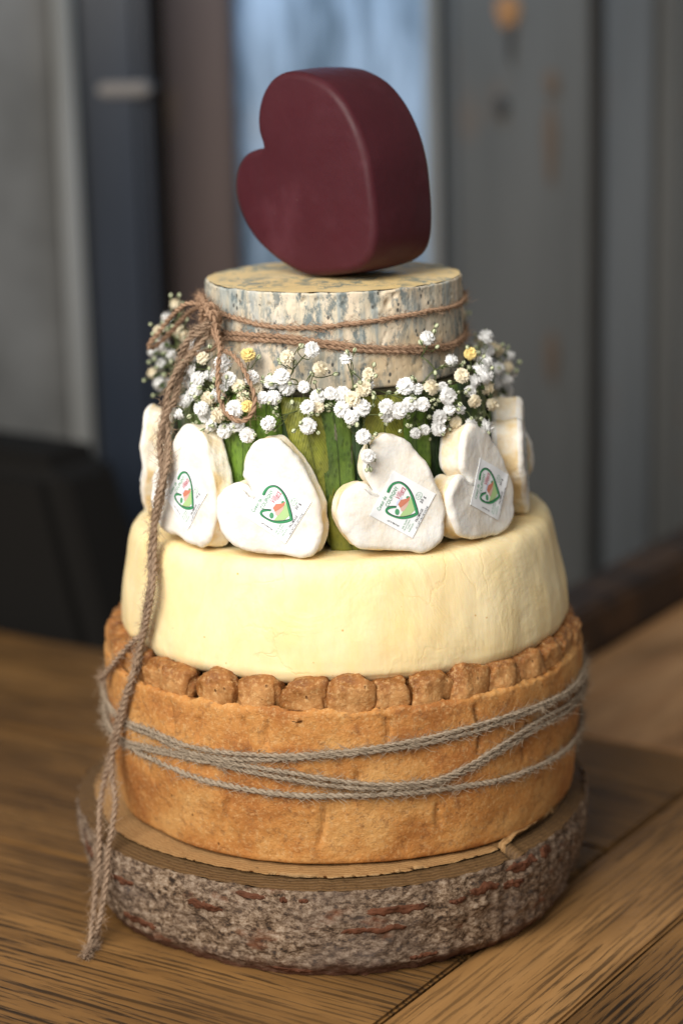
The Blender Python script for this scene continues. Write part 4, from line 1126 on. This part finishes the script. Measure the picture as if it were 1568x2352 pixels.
for gi, g in enumerate(groups):
    if not g: continue
    a_ = (gi + .5)/NS*2*PI; root = Vector((0.081*math.sin(a_), -0.081*math.cos(a_), 0.2425))
    sp_ = empty('babys_breath_sprig', root)
    tag(sp_, descr[gi], 'flower', "baby's breath sprigs wreathing the blue cheese")
    rnd = random.Random(100 + gi)
    V, Fc = [], []
    # forks
    nodes = [root]
    kf = max(2, len(g)//2)
    cents = [p for p, _ in rnd.sample(g, min(kf, len(g)))]
    for c_ in cents:
        f_ = root.lerp(c_, 0.55) + Vector((rnd.uniform(-.003, .003), rnd.uniform(-.003, .003), rnd.uniform(0, .003)))
        rr = math.hypot(f_.x, f_.y)
        if rr < .079: f_.x *= .079/rr; f_.y *= .079/rr
        prev = min(nodes, key=lambda q: (q - f_).length + (q-root).length*.3)
        mid = (prev + f_)/2 + Vector((rnd.uniform(-.0015, .0015), rnd.uniform(-.0015, .0015), rnd.uniform(-.001, .002)))
        tube(cr([prev, mid, f_], 4), 0.00042, 5, None, V, Fc); nodes.append(f_)
    def attach(P, ro):
        nd = min(nodes, key=lambda q: abs((q - P).length - .008) + (q-P).length*.5)
        mid = (nd + P)/2 + Vector((rnd.uniform(-.002, .002), rnd.uniform(-.002, .002), rnd.uniform(-.002, .001)))
        tube(cr([nd, mid, P], 4), ro, 4, None, V, Fc); return (P - mid).normalized(), mid
    for (P, k) in g:
        out = Vector((P.x, P.y, 0)).normalized()
        d, mid = attach(P - out*0.002, 0.00034)
        me = rnd.choice(BM if k == W else BC if k == C_ else BY)
        o = bpy.data.objects.new('blossom', me); COL.objects.link(o); o.parent = sp_; o.location = P - root
        orient(o, P, (d*.6 + out*.8 + Vector((0, 0, .3))), rnd, .5)
        s_ = rnd.uniform(0.98, 1.32); o.scale = (s_, s_, s_)
        if P.x > 0 and k == Y_: o['label'] = 'withered yellow bloom'
        for _ in range(rnd.choice((2, 2, 3, 4))):
            bp = P + Vector((rnd.uniform(-.007, .007), rnd.uniform(-.005, .005), rnd.uniform(-.007, .007))) - out*.002
            rr = math.hypot(bp.x, bp.y)
            if rr < .080: bp.x *= .080/rr; bp.y *= .080/rr
            nodes.append(mid); d2, _m = attach(bp, 0.00027); nodes.pop()
            b = bpy.data.objects.new('bud', BUD); COL.objects.link(b); b.parent = sp_; b.location = bp + d2*.0012 - root
            orient(b, bp, d2, rnd, .1); s_ = rnd.uniform(.7, 1.1); b.scale = (s_, s_, s_)
    o = link('stem', mesh('stem', [v - root for v in V], Fc), sp_, [M_STEM])

print('pie_front', None)
